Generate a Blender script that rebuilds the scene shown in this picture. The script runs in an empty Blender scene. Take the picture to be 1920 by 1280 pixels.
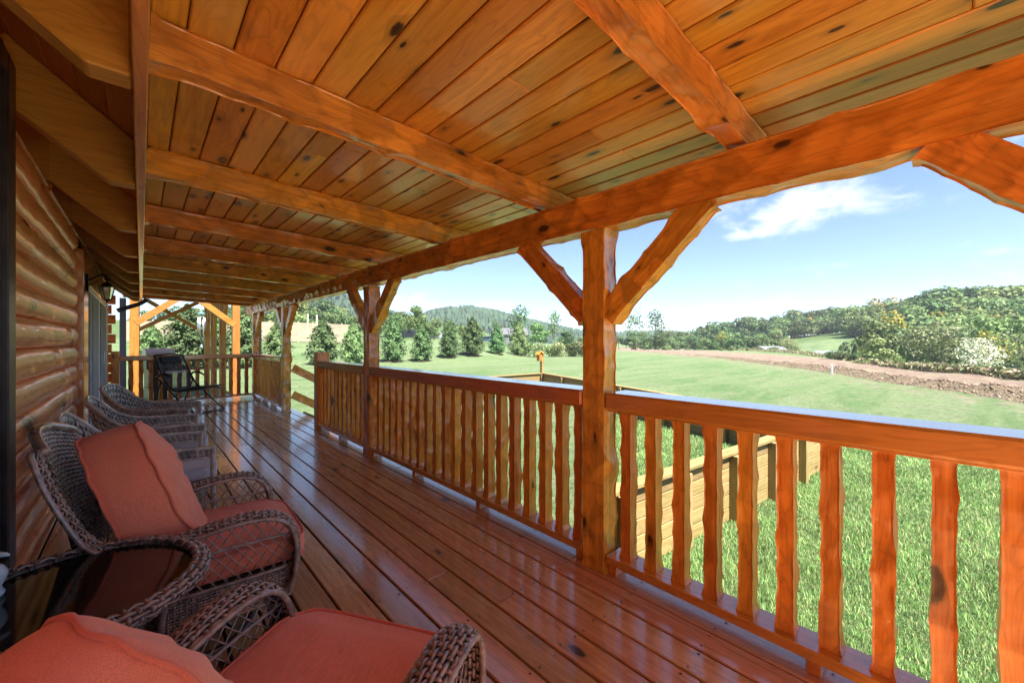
import bpy, math, random
import numpy as np
from mathutils import Vector, Matrix, Euler
R = math.radians
S = bpy.context.scene
C = S.collection
rng = np.random.default_rng(7)
random.seed(7)

# ------------------------------------------------------------------ camera, sky, sun, exposure
YAW = R(42.63)
CAMZ = 1.37
cam = bpy.data.cameras.new('camera'); cam.lens = 14.16; cam.sensor_width = 36; cam.clip_start = 0.05; cam.clip_end = 6000
co = bpy.data.objects.new('camera', cam); C.objects.link(co)
co.location = (0, 0, CAMZ); co.rotation_euler = (R(90), 0, -YAW)
S.camera = co
S.view_settings.view_transform = 'Standard'; S.view_settings.look = 'None'
S.view_settings.exposure = 2.5; S.view_settings.gamma = 1; S.view_settings.use_curve_mapping = False
S.cycles.max_bounces = 16; S.cycles.diffuse_bounces = 14; S.cycles.glossy_bounces = 4
S.cycles.volume_bounces = 0; S.cycles.transparent_max_bounces = 12

SUN_EL = 60.0
SUN_DIR = Vector((-0.10, -0.99, 0)).normalized()      # horizontal direction towards the sun
W = bpy.data.worlds.new('World'); S.world = W; W.use_nodes = True
def ray(px, py):
    u = (px-960)/755.; v = (640-py)/755.
    s, c = math.sin(YAW), math.cos(YAW)
    return Vector((s+u*c, c-u*s, v))
def build_world():
    nt = W.node_tree; N = nt.nodes; L = nt.links; N.clear()
    out = N.new('ShaderNodeOutputWorld'); bg = N.new('ShaderNodeBackground')
    sky = N.new('ShaderNodeTexSky'); sky.sky_type = 'NISHITA'; sky.sun_disc = False
    sky.sun_elevation = R(SUN_EL); sky.sun_rotation = math.atan2(SUN_DIR.x, SUN_DIR.y)
    sky.air_density = 1.0; sky.dust_density = 0.0; sky.ozone_density = 3.5; sky.altitude = 2200
    bg.inputs['Strength'].default_value = 0.043
    tc = N.new('ShaderNodeTexCoord')
    def math_(op, a, b=None, clamp=False):
        m = N.new('ShaderNodeMath'); m.operation = op; m.use_clamp = clamp
        for i, v in enumerate((a, b)):
            if v is None: continue
            if isinstance(v, (int, float)): m.inputs[i].default_value = v
            else: L.new(v, m.inputs[i])
        return m.outputs[0]
    def vm(op, a, b=None):
        m = N.new('ShaderNodeVectorMath'); m.operation = op
        for i, v in enumerate((a, b)):
            if v is None: continue
            if isinstance(v, (tuple, Vector)): m.inputs[i].default_value = v
            else: L.new(v, m.inputs[i])
        return m
    d = tc.outputs['Generated']
    st = vm('MULTIPLY', d, (6.5, 6.5, 14.0)).outputs[0]
    n1 = N.new('ShaderNodeTexNoise'); n1.inputs['Scale'].default_value = 1.7; n1.inputs['Detail'].default_value = 9; n1.inputs['Roughness'].default_value = 0.6; n1.inputs['Distortion'].default_value = 0.25
    L.new(st, n1.inputs['Vector'])
    n2 = N.new('ShaderNodeTexNoise'); n2.inputs['Scale'].default_value = 0.55; n2.inputs['Detail'].default_value = 5
    L.new(st, n2.inputs['Vector'])
    acc = math_('MULTIPLY', math_('SUBTRACT', n2.outputs['Fac'], 0.70), 1.2)
    for (px, py, hw, hh, amp) in [(1540, 382, .185, .046, .85), (1425, 437, .11, .015, .62), (860, 574, .26, .030, .5), (1340, 585, .24, .020, .4), (1890, 520, .10, .02, .5), (620, 560, .14, .03, .5), (1700, 480, .3, .03, .2)]:
        c = ray(px, py).normalized()
        e = vm('SUBTRACT', d, tuple(c)).outputs[0]
        tang = Vector((c.y, -c.x, 0)).normalized()
        dh = N.new('ShaderNodeVectorMath'); dh.operation = 'DOT_PRODUCT'; L.new(e, dh.inputs[0]); dh.inputs[1].default_value = tang/hw
        dv = N.new('ShaderNodeVectorMath'); dv.operation = 'DOT_PRODUCT'; L.new(e, dv.inputs[0]); dv.inputs[1].default_value = (0, 0, 1/hh)
        dd = N.new('ShaderNodeVectorMath'); dd.operation = 'DOT_PRODUCT'; L.new(e, dd.inputs[0]); dd.inputs[1].default_value = tuple(c)
        r2 = math_('ADD', math_('MULTIPLY', dh.outputs['Value'], dh.outputs['Value']), math_('MULTIPLY', dv.outputs['Value'], dv.outputs['Value']))
        r2 = math_('ADD', r2, math_('MULTIPLY', math_('MULTIPLY', dd.outputs['Value'], dd.outputs['Value']), 4.0))
        m = math_('MULTIPLY', math_('EXPONENT', math_('MULTIPLY', r2, -1.0)), amp)
        acc = math_('MAXIMUM', acc, m)
    cl = math_('ADD', acc, math_('MULTIPLY', math_('SUBTRACT', n1.outputs['Fac'], 0.62), 2.1))
    mr = N.new('ShaderNodeMapRange'); mr.interpolation_type = 'SMOOTHSTEP'
    L.new(cl, mr.inputs['Value']); mr.inputs['From Min'].default_value = 0.0; mr.inputs['From Max'].default_value = 0.75; mr.inputs['To Max'].default_value = 0.85
    mix = N.new('ShaderNodeMix'); mix.data_type = 'RGBA'
    L.new(mr.outputs[0], mix.inputs['Factor']); L.new(sky.outputs[0], mix.inputs[6]); mix.inputs[7].default_value = (5.8, 6.0, 6.4, 1)
    L.new(mix.outputs[2], bg.inputs['Color']); L.new(bg.outputs[0], out.inputs['Surface'])
build_world()
sl = bpy.data.lights.new('sun', 'SUN'); sl.energy = 3.9; sl.angle = R(0.6); sl.color = (1.0, 0.95, 0.86)
so = bpy.data.objects.new('sun', sl); C.objects.link(so)
sd = Vector((SUN_DIR.x*math.cos(R(SUN_EL)), SUN_DIR.y*math.cos(R(SUN_EL)), math.sin(R(SUN_EL))))
so.rotation_euler = sd.to_track_quat('Z', 'Y').to_euler()

# ------------------------------------------------------------------ helpers
def tag(o, label=None, cat=None, group=None, kind=None):
    if label: o['label'] = label
    if cat: o['category'] = cat
    if group: o['group'] = group
    if kind: o['kind'] = kind
    return o
def thing(name, loc, label, cat, group=None, rz=0):
    o = bpy.data.objects.new(name, None); C.objects.link(o); o.location = loc; o.rotation_euler = (0, 0, rz)
    o.empty_display_size = 0.1
    return tag(o, label, cat, group)
def link(name, me, parent=None, loc=None, rot=None):
    o = bpy.data.objects.new(name, me); C.objects.link(o)
    if parent: o.parent = parent
    if loc is not None: o.location = loc
    if rot is not None: o.rotation_euler = rot
    return o
def copy_tree(o, parent=None):
    c = o.copy(); C.objects.link(c); c.parent = parent
    for ch in list(o.children): copy_tree(ch, c)
    return c
class MB:
    def __init__(s): s.v = []; s.f = []; s.m = []; s.n = 0
    def add(s, v, f, mi=0):
        v = np.asarray(v, float).reshape(-1, 3); s.v.append(v)
        for q in f: s.f.append(tuple(int(i)+s.n for i in q)); s.m.append(mi)
        s.n += len(v); return s
    def box(s, x0, x1, y0, y1, z0, z1, mi=0):
        v = [(x0,y0,z0),(x1,y0,z0),(x1,y1,z0),(x0,y1,z0),(x0,y0,z1),(x1,y0,z1),(x1,y1,z1),(x0,y1,z1)]
        return s.add(v, [(0,3,2,1),(4,5,6,7),(0,1,5,4),(1,2,6,5),(2,3,7,6),(3,0,4,7)], mi)
    def bbox(s, x0, x1, y0, y1, z0, z1, b=0.006, mi=0):
        """box with chamfered edges"""
        vs = []; X = (x0, x1); Y = (y0, y1); Z = (z0, z1)
        idx = {}
        for i in (0,1):
            for j in (0,1):
                for k in (0,1):
                    sx = 1-2*i; sy = 1-2*j; sz = 1-2*k
                    for a in range(3):
                        p = [X[i]+sx*b, Y[j]+sy*b, Z[k]+sz*b]; p[a] = (X[i], Y[j], Z[k])[a]
                        idx[i,j,k,a] = len(vs); vs.append(p)
        g = lambda i,j,k,a: idx[i,j,k,a]
        F = []
        for i in (0,1):
            F.append((g(i,0,0,0),g(i,1,0,0),g(i,1,1,0),g(i,0,1,0)) if i else (g(i,0,0,0),g(i,0,1,0),g(i,1,1,0),g(i,1,0,0)))
            F.append((g(0,i,0,1),g(0,i,1,1),g(1,i,1,1),g(1,i,0,1)) if i else (g(0,i,0,1),g(1,i,0,1),g(1,i,1,1),g(0,i,1,1)))
            F.append((g(0,0,i,2),g(1,0,i,2),g(1,1,i,2),g(0,1,i,2)) if i else (g(0,0,i,2),g(0,1,i,2),g(1,1,i,2),g(1,0,i,2)))
        for i in (0,1):
            for j in (0,1):
                F.append((g(i,j,0,0),g(i,j,0,1),g(i,j,1,1),g(i,j,1,0)))
                F.append((g(i,0,j,0),g(i,0,j,2),g(i,1,j,2),g(i,1,j,0)))
                F.append((g(0,i,j,1),g(0,i,j,2),g(1,i,j,2),g(1,i,j,1)))
                for k in (0,1): F.append((g(i,j,k,0),g(i,j,k,1),g(i,j,k,2)))
        return s.add(vs, F, mi)
    def tube(s, pts, r, n=8, mi=0, closed=False, caps=True):
        P = np.asarray(pts, float); m = len(P)
        rr = np.full(m, r) if np.isscalar(r) else np.asarray(r, float)
        if closed: T = np.roll(P, -1, 0)-np.roll(P, 1, 0)
        else:
            T = np.empty_like(P); T[1:-1] = P[2:]-P[:-2]; T[0] = P[1]-P[0]; T[-1] = P[-1]-P[-2]
        T /= (np.linalg.norm(T, axis=1)[:, None]+1e-12)
        up = np.array([0, 0, 1.]) if abs(T[0][2]) < .9 else np.array([1., 0, 0])
        a = np.cross(T[0], up); a /= np.linalg.norm(a); V = []
        ang = np.arange(n)/n*2*math.pi
        for i in range(m):
            a = a-T[i]*a.dot(T[i]); a /= (np.linalg.norm(a)+1e-12); b = np.cross(T[i], a)
            V.append(P[i]+rr[i]*(np.cos(ang)[:, None]*a+np.sin(ang)[:, None]*b))
        V = np.concatenate(V); F = []
        for i in range(m if closed else m-1):
            i2 = (i+1) % m
            for k in range(n):
                k2 = (k+1) % n; F.append((i*n+k, i*n+k2, i2*n+k2, i2*n+k))
        if not closed and caps: F.append(tuple(range(n-1, -1, -1))); F.append(tuple((m-1)*n+k for k in range(n)))
        return s.add(V, F, mi)
    def prism(s, p0, p1, w, h, mi=0, up=(0, 0, 1)):
        """rectangular bar from p0 to p1"""
        p0 = np.array(p0, float); p1 = np.array(p1, float); t = p1-p0; t /= np.linalg.norm(t)
        up = np.array(up, float); a = np.cross(t, up); a /= np.linalg.norm(a); b = np.cross(a, t)
        v = [p+sx*a*w/2+sy*b*h/2 for p in (p0, p1) for sx, sy in ((-1,-1),(1,-1),(1,1),(-1,1))]
        return s.add(v, [(0,1,2,3),(7,6,5,4),(0,4,5,1),(1,5,6,2),(2,6,7,3),(3,7,4,0)], mi)
    def lathe(s, prof, n=24, c=(0, 0, 0), mi=0):
        V = []; F = []
        for (r, z) in prof:
            for k in range(n):
                a = 2*math.pi*k/n; V.append((c[0]+r*math.cos(a), c[1]+r*math.sin(a), c[2]+z))
        for i in range(len(prof)-1):
            for k in range(n):
                k2 = (k+1) % n; F.append((i*n+k, i*n+k2, (i+1)*n+k2, (i+1)*n+k))
        return s.add(V, F, mi)
    def mesh(s, name, mats, smooth=False, sharp=None, weld=False):
        me = bpy.data.meshes.new(name)
        V = np.concatenate(s.v) if s.v else np.zeros((0, 3))
        me.from_pydata(V.tolist(), [], s.f)
        if not isinstance(mats, (list, tuple)): mats = [mats]
        for m in mats: me.materials.append(m)
        if len(mats) > 1: me.polygons.foreach_set('material_index', s.m)
        if smooth:
            me.polygons.foreach_set('use_smooth', [True]*len(me.polygons))
            if sharp: me.set_sharp_from_angle(angle=R(sharp))
        me.update(); return me
    def obj(s, name, mats, parent=None, loc=None, rot=None, smooth=False, sharp=None):
        return link(name, s.mesh(name, mats, smooth, sharp), parent, loc, rot)
def quads_mesh(name, V, F, mats, smooth=False, sharp=None, mi=None):
    me = bpy.data.meshes.new(name); V = np.asarray(V, np.float32); F = np.asarray(F, np.int32)
    k = F.shape[1]
    me.vertices.add(len(V)); me.vertices.foreach_set('co', V.ravel())
    me.loops.add(F.size); me.loops.foreach_set('vertex_index', F.ravel())
    me.polygons.add(len(F)); me.polygons.foreach_set('loop_start', np.arange(0, F.size, k, dtype=np.int32))
    try: me.polygons.foreach_set('loop_total', np.full(len(F), k, np.int32))
    except Exception: pass
    if not isinstance(mats, (list, tuple)): mats = [mats]
    for m in mats: me.materials.append(m)
    if mi is not None: me.polygons.foreach_set('material_index', np.asarray(mi, np.int32))
    me.update(calc_edges=True); me.validate()
    if smooth:
        me.polygons.foreach_set('use_smooth', [True]*len(me.polygons))
        if sharp: me.set_sharp_from_angle(angle=R(sharp))
    return me

# ------------------------------------------------------------------ materials
def newmat(name):
    m = bpy.data.materials.new(name); m.use_nodes = True; nt = m.node_tree
    return m, nt, nt.nodes, nt.links, nt.nodes['Principled BSDF']
def nd(N, t, **kw):
    n = N.new(t)
    for k, v in kw.items(): setattr(n, k, v)
    return n
def ramp(N, L, fac, stops, interp='LINEAR'):
    r = N.new('ShaderNodeValToRGB'); r.color_ramp.interpolation = interp
    while len(r.color_ramp.elements) < len(stops): r.color_ramp.elements.new(0.5)
    for e, (p, c) in zip(r.color_ramp.elements, stops):
        e.position = p; e.color = (c, c, c, 1) if isinstance(c, (int, float)) else (*c, 1)
    L.new(fac, r.inputs[0]); return r.outputs[0]
def mixc(N, L, fac, a, b, blend='MIX'):
    m = N.new('ShaderNodeMix'); m.data_type = 'RGBA'; m.blend_type = blend
    for s, v in ((m.inputs['Factor'], fac), (m.inputs[6], a), (m.inputs[7], b)):
        if isinstance(v, (int, float)): s.default_value = v
        elif isinstance(v, tuple): s.default_value = (*v, 1) if len(v) == 3 else v
        else: L.new(v, s)
    return m.outputs[2]
def wood(name, ca, cb, axis=0, rough=0.35, coat=0.0, knots=0.35, kscale=1.0, grain=1.0, dark=(0.03, 0.008, 0.003), bump=0.25, var=0.22, stain=None, hue=0.012, coat_r=0.12, chips=0.0):
    m, nt, N, L, P = newmat(name)
    tc = nd(N, 'ShaderNodeTexCoord'); oi = nd(N, 'ShaderNodeObjectInfo')
    off = nd(N, 'ShaderNodeVectorMath', operation='SCALE'); off.inputs[0].default_value = (31.7, 17.3, 23.9); L.new(oi.outputs['Random'], off.inputs['Scale'])
    add = nd(N, 'ShaderNodeVectorMath', operation='ADD'); L.new(tc.outputs['Object'], add.inputs[0]); L.new(off.outputs[0], add.inputs[1])
    def scaled(along, across):
        v = nd(N, 'ShaderNodeVectorMath', operation='MULTIPLY'); L.new(add.outputs[0], v.inputs[0])
        sc = [across]*3; sc[axis] = along; v.inputs[1].default_value = sc; return v.outputs[0]
    g1 = nd(N, 'ShaderNodeTexNoise'); g1.inputs['Scale'].default_value = 1; g1.inputs['Detail'].default_value = 6; g1.inputs['Roughness'].default_value = 0.62; g1.inputs['Distortion'].default_value = 0.5
    L.new(scaled(1.6*grain, 38*grain), g1.inputs['Vector'])
    g2 = nd(N, 'ShaderNodeTexNoise'); g2.inputs['Scale'].default_value = 1; g2.inputs['Detail'].default_value = 3; g2.inputs['Distortion'].default_value = 1.2
    L.new(scaled(1.1, 7), g2.inputs['Vector'])
    # growth rings: wave through noise
    wv = nd(N, 'ShaderNodeMath', operation='MULTIPLY'); L.new(g2.outputs['Fac'], wv.inputs[0]); wv.inputs[1].default_value = 60*grain
    sn = nd(N, 'ShaderNodeMath', operation='SINE'); L.new(wv.outputs[0], sn.inputs[0])
    rg = ramp(N, L, sn.outputs[0], [(0.0, 0.0), (0.55, 0.15), (1.0, 0.75)])
    base = mixc(N, L, ramp(N, L, g1.outputs['Fac'], [(0.32, 0.0), (0.68, 1.0)]), ca, cb)
    base = mixc(N, L, mixf(N, L, rg, 0.42), base, tuple(x*0.52 for x in ca))
    if stain:
        g3 = nd(N, 'ShaderNodeTexNoise'); g3.inputs['Scale'].default_value = 1; g3.inputs['Detail'].default_value = 2
        L.new(scaled(0.6, 2.2), g3.inputs['Vector'])
        base = mixc(N, L, ramp(N, L, g3.outputs['Fac'], [(0.5, 0.0), (0.72, 0.75)]), base, stain)
    hgt = g1.outputs['Fac']
    if knots > 0:
        vo = nd(N, 'ShaderNodeTexVoronoi', feature='F1'); vo.inputs['Scale'].default_value = 1; vo.inputs['Randomness'].default_value = 1
        nz = nd(N, 'ShaderNodeTexNoise'); nz.inputs['Scale'].default_value = 3; nz.inputs['Detail'].default_value = 3; L.new(scaled(8, 20), nz.inputs['Vector'])
        jit = nd(N, 'ShaderNodeVectorMath', operation='SCALE'); L.new(nz.outputs['Color'], jit.inputs[0]); jit.inputs['Scale'].default_value = 0.09
        ks = nd(N, 'ShaderNodeVectorMath', operation='ADD'); L.new(scaled(3.4*kscale, 8.5*kscale), ks.inputs[0]); L.new(jit.outputs[0], ks.inputs[1])
        L.new(ks.outputs[0], vo.inputs['Vector'])
        sep = nd(N, 'ShaderNodeSeparateColor'); L.new(vo.outputs['Color'], sep.inputs[0])
        gate = nd(N, 'ShaderNodeMath', operation='LESS_THAN'); L.new(sep.outputs[0], gate.inputs[0]); gate.inputs[1].default_value = knots
        # size varies by the cell's second channel
        dsz = nd(N, 'ShaderNodeMath', operation='DIVIDE'); L.new(vo.outputs['Distance'], dsz.inputs[0])
        szr = nd(N, 'ShaderNodeMapRange'); L.new(sep.outputs[1], szr.inputs['Value']); szr.inputs['To Min'].default_value = 0.35; szr.inputs['To Max'].default_value = 1.15; L.new(szr.outputs[0], dsz.inputs[1])
        kn = ramp(N, L, dsz.outputs[0], [(0.0, 0.8), (0.13, 1.0), (0.19, 0.95), (0.24, 0.35), (0.5, 0.0)])
        kk = nd(N, 'ShaderNodeMath', operation='MULTIPLY'); L.new(kn, kk.inputs[0]); L.new(gate.outputs[0], kk.inputs[1])
        base = mixc(N, L, kk.outputs[0], base, dark)
    if chips > 0:
        cn = nd(N, 'ShaderNodeTexNoise'); cn.inputs['Scale'].default_value = 1; cn.inputs['Detail'].default_value = 7; cn.inputs['Roughness'].default_value = 0.7; L.new(scaled(3, 5), cn.inputs['Vector'])
        base = mixc(N, L, ramp(N, L, cn.outputs['Fac'], [(0.60, 0.0), (0.68, chips)]), base, tuple(x*0.3 for x in ca))
    fa_ = nd(N, 'ShaderNodeAttribute', attribute_name='facet_shade'); fs = nd(N, 'ShaderNodeSeparateColor'); L.new(fa_.outputs['Color'], fs.inputs[0])  # painted tones and darkened creases make up for weak shading of the scoops
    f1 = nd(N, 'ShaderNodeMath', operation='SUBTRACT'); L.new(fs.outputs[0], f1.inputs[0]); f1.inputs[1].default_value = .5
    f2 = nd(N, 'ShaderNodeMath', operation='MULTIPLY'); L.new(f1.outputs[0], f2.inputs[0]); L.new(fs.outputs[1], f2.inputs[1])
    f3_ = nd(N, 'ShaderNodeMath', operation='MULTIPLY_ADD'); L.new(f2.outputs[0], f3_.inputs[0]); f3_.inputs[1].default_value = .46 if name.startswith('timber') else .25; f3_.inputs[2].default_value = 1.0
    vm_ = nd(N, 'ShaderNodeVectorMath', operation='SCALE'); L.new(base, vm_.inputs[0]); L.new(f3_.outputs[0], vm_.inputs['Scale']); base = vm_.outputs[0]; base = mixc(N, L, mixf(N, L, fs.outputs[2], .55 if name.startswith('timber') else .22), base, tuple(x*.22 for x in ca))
    hs = nd(N, 'ShaderNodeHueSaturation'); L.new(base, hs.inputs['Color'])
    mr = nd(N, 'ShaderNodeMapRange'); L.new(oi.outputs['Random'], mr.inputs['Value']); mr.inputs['To Min'].default_value = 1-var; mr.inputs['To Max'].default_value = 1+var; L.new(mr.outputs[0], hs.inputs['Value'])
    r2 = nd(N, 'ShaderNodeMath', operation='FRACT'); m7 = nd(N, 'ShaderNodeMath', operation='MULTIPLY'); L.new(oi.outputs['Random'], m7.inputs[0]); m7.inputs[1].default_value = 7.31; L.new(m7.outputs[0], r2.inputs[0])
    mh = nd(N, 'ShaderNodeMapRange'); L.new(r2.outputs[0], mh.inputs['Value']); mh.inputs['To Min'].default_value = 0.5-hue; mh.inputs['To Max'].default_value = 0.5+hue; L.new(mh.outputs[0], hs.inputs['Hue'])
    L.new(hs.outputs[0], P.inputs['Base Color'])
    L.new(ramp(N, L, g1.outputs['Fac'], [(0.3, rough*0.8), (0.7, min(1, rough*1.3))]), P.inputs['Roughness'])
    P.inputs['Coat Weight'].default_value = coat; P.inputs['Coat Roughness'].default_value = coat_r
    P.inputs['Coat IOR'].default_value = 1.95 if coat >= .8 else 1.5
    b = nd(N, 'ShaderNodeBump'); b.inputs['Strength'].default_value = bump; b.inputs['Distance'].default_value = 0.004; L.new(hgt, b.inputs['Height']); L.new(b.outputs[0], P.inputs['Normal'])
    return m
def mixf(N, L, a, k):
    m = N.new('ShaderNodeMath'); m.operation = 'MULTIPLY'; L.new(a, m.inputs[0]); m.inputs[1].default_value = k; return m.outputs[0]
def plain(name, col, rough=0.5, metal=0.0, coat=0.0, noise=0.0, nscale=20, bump=0.0, spec=0.5, trans=0.0, alpha=1.0, ior=1.45):
    m, nt, N, L, P = newmat(name)
    P.inputs['Base Color'].default_value = (*col, 1); P.inputs['Roughness'].default_value = rough; P.inputs['Metallic'].default_value = metal
    P.inputs['Coat Weight'].default_value = coat; P.inputs['Specular IOR Level'].default_value = spec; P.inputs['Transmission Weight'].default_value = trans; P.inputs['Alpha'].default_value = alpha; P.inputs['IOR'].default_value = ior
    if noise > 0 or bump > 0:
        tc = nd(N, 'ShaderNodeTexCoord'); n = nd(N, 'ShaderNodeTexNoise'); n.inputs['Scale'].default_value = nscale; n.inputs['Detail'].default_value = 6; L.new(tc.outputs['Object'], n.inputs['Vector'])
        L.new(mixc(N, L, ramp(N, L, n.outputs['Fac'], [(0.3, 0.0), (0.7, 1.0)]), tuple(c*(1-noise) for c in col), tuple(min(1, c*(1+noise)) for c in col)), P.inputs['Base Color'])
        if bump > 0:
            b = nd(N, 'ShaderNodeBump'); b.inputs['Strength'].default_value = bump; b.inputs['Distance'].default_value = 0.01; L.new(n.outputs['Fac'], b.inputs['Height']); L.new(b.outputs[0], P.inputs['Normal'])
    return m
ORA = (0.50, 0.135, 0.018); ORB = (0.66, 0.215, 0.035)
def w3(name, **k): return [wood(name+'_'+a, axis=i, **k) for i, a in enumerate('xyz')]
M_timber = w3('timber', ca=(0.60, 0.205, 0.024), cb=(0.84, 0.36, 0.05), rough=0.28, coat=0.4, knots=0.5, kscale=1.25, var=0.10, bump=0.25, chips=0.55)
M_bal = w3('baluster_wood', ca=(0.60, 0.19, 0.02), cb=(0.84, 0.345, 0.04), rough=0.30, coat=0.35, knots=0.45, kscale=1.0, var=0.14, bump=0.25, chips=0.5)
M_rail = w3('rail_wood', ca=(0.54, 0.185, 0.03), cb=(0.66, 0.25, 0.045), rough=0.22, coat=1.0, knots=0.15, var=0.08)
M_deck = wood('deck_wood', (0.46, 0.225, 0.088), (0.66, 0.37, 0.165), 1, rough=0.26, coat=0.8, knots=0.16, kscale=1.0, var=0.20, bump=0.35, hue=0.014, coat_r=0.13)
M_ceil = wood('ceiling_wood', (0.54, 0.215, 0.020), (0.74, 0.345, 0.036), 1, rough=0.33, coat=0.4, knots=0.55, kscale=1.15, var=0.24, bump=0.12, stain=(0.70, 0.44, 0.11), hue=0.014)
M_log = wood('log_wood', (0.90, 0.28, 0.085), (0.98, 0.43, 0.16), 1, rough=0.30, coat=0.5, knots=0.35, kscale=0.6, var=0.12, bump=0.3, chips=0.6)
M_tail = wood('tail_wood', (0.44, 0.21, 0.03), (0.58, 0.30, 0.05), 0, rough=0.4, coat=0.15, knots=0.3, kscale=0.45, var=0.1)
M_soffit = wood('soffit_wood', (0.40, 0.12, 0.03), (0.5, 0.17, 0.04), 1, rough=0.4, knots=0.15, var=0.15)
M_pine = w3('pressure_treated_pine', ca=(0.20, 0.135, 0.048), cb=(0.30, 0.215, 0.085), rough=0.7, knots=0.2, dark=(0.10, 0.05, 0.02), var=0.15, bump=0.4)
M_shed = w3('stained_post', ca=(0.34, 0.12, 0.016), cb=(0.46, 0.18, 0.028), rough=0.5, knots=0.15, var=0.1)
M_fence = wood('fence_pine', (0.36, 0.29, 0.20), (0.46, 0.385, 0.28), 0, rough=0.75, knots=0.0, var=0.12)
M_backing = plain('subfloor_wood', (0.10, 0.045, 0.018), 0.9)  # dark brown wood under the deck boards and behind the logs

# ------------------------------------------------------------------ hand-hewn timber
def hewn(name, mats, w, d, L, axis, parent, origin, step=0.025, cell=0.11, depth=0.007, seed=1, rough_faces=(1, 1, 1, 1), rot=None, cut0=0.0, cut1=0.0, anis=1.3):
    """beam along local axis (0,1,2) from 0..L; w,d across; scooped faces, wavy arrises. cut0/cut1 shear the two ends along d."""
    r = np.random.default_rng(seed)
    nw = max(2, int(round(w/step))); ndd = max(2, int(round(d/step))); nl = max(2, int(round(L/step)))
    per = []
    for i in range(nw): per.append((-w/2+w*i/nw, -d/2, 0))
    for i in range(ndd): per.append((w/2, -d/2+d*i/ndd, 1))
    for i in range(nw): per.append((w/2-w*i/nw, d/2, 2))
    for i in range(ndd): per.append((-w/2, d/2-d*i/ndd, 3))
    per = np.array(per); m = len(per)
    t = np.linspace(0, L, nl+1)
    A, B = np.meshgrid(t, np.arange(m), indexing='ij')
    a = per[B.ravel(), 0]; b = per[B.ravel(), 1]; tt = A.ravel(); side = per[B.ravel(), 2]
    nx = np.where(side == 1, 1., np.where(side == 3, -1., 0)); ny = np.where(side == 0, -1., np.where(side == 2, 1., 0))
    # arris vertices move diagonally
    corner = (np.abs(np.abs(a)-w/2) < 1e-6) & (np.abs(np.abs(b)-d/2) < 1e-6)
    nx = np.where(corner, np.sign(a), nx); ny = np.where(corner, np.sign(b), ny)
    nc = int(2*(w+d)*L/(cell*cell*0.8))+4
    sidec = r.integers(0, 4, nc); u = r.random(nc)
    ca = np.where(sidec == 0, (u-.5)*w, np.where(sidec == 1, w/2, np.where(sidec == 2, (u-.5)*w, -w/2)))
    cb = np.where(sidec == 0, -d/2, np.where(sidec == 1, (u-.5)*d, np.where(sidec == 2, d/2, (u-.5)*d)))
    ct = r.random(nc)*L
    q = np.full(len(a), 9.); q2_ = np.full(len(a), 9.); fr = r.random(nc); fv = np.zeros(len(a))
    for k in range(nc):
        dd = (a-ca[k])**2+(b-cb[k])**2+((tt-ct[k])/anis)**2; less = dd < q; fv[less] = fr[k]; q2_ = np.where(less, q, np.minimum(q2_, dd)); q = np.minimum(q, dd)
    rad2 = (cell*0.75)**2
    h = depth*(1-np.clip(q/rad2, 0, 1))
    rf = np.array(rough_faces, float)[side.astype(int)]
    prev = np.array(rough_faces, float)[(side.astype(int)-1) % 4]
    h = h*np.where(corner, np.maximum(rf, prev), rf)
    endf = np.clip(np.minimum(tt, L-tt)/0.03, 0, 1); h = h*endf
    a2 = a-nx*h*np.where(corner, .75, 1); b2 = b-ny*h*np.where(corner, .75, 1)
    f = tt/L
    t2 = tt+cut0*(b/d+.5)*(1-f)-cut1*(b/d+.5)*f
    V = np.empty((len(a), 3))
    o = [(0, 1, 2), (1, 0, 2), (2, 0, 1)][axis]
    V[:, o[0]] = t2; V[:, o[1]] = a2; V[:, o[2]] = b2
    i = np.arange(nl)[:, None]*m; k = np.arange(m)[None, :]; k2 = (k+1) % m
    F = np.stack([i+k, i+k2, i+m+k2, i+m+k], -1).reshape(-1, 4)
    if axis == 1: F = F[:, ::-1]
    F = F.tolist(); c0 = list(range(m)); c1 = [nl*m+j for j in range(m)]
    if axis == 1: F += [c0, c1[::-1]]
    else: F += [c0[::-1], c1]
    mb = MB(); mb.add(V, F)
    ob = mb.obj(name, mats[axis], parent, origin, rot, smooth=True, sharp=17)
    at = ob.data.color_attributes.new('facet_shade', 'FLOAT_COLOR', 'POINT'); one = np.ones(len(fv)); crease_shade = np.exp(-(np.sqrt(q2_)-np.sqrt(q))/max(.006, step*.6))*(.35+.65*fv)  # tone per scoop and crease darkening painted in, as the carved relief shades weakly
    at.data.foreach_set('color', np.stack([fv, one, crease_shade, one], -1).ravel().astype(np.float32)); return ob

X0 = 2.0
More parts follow.
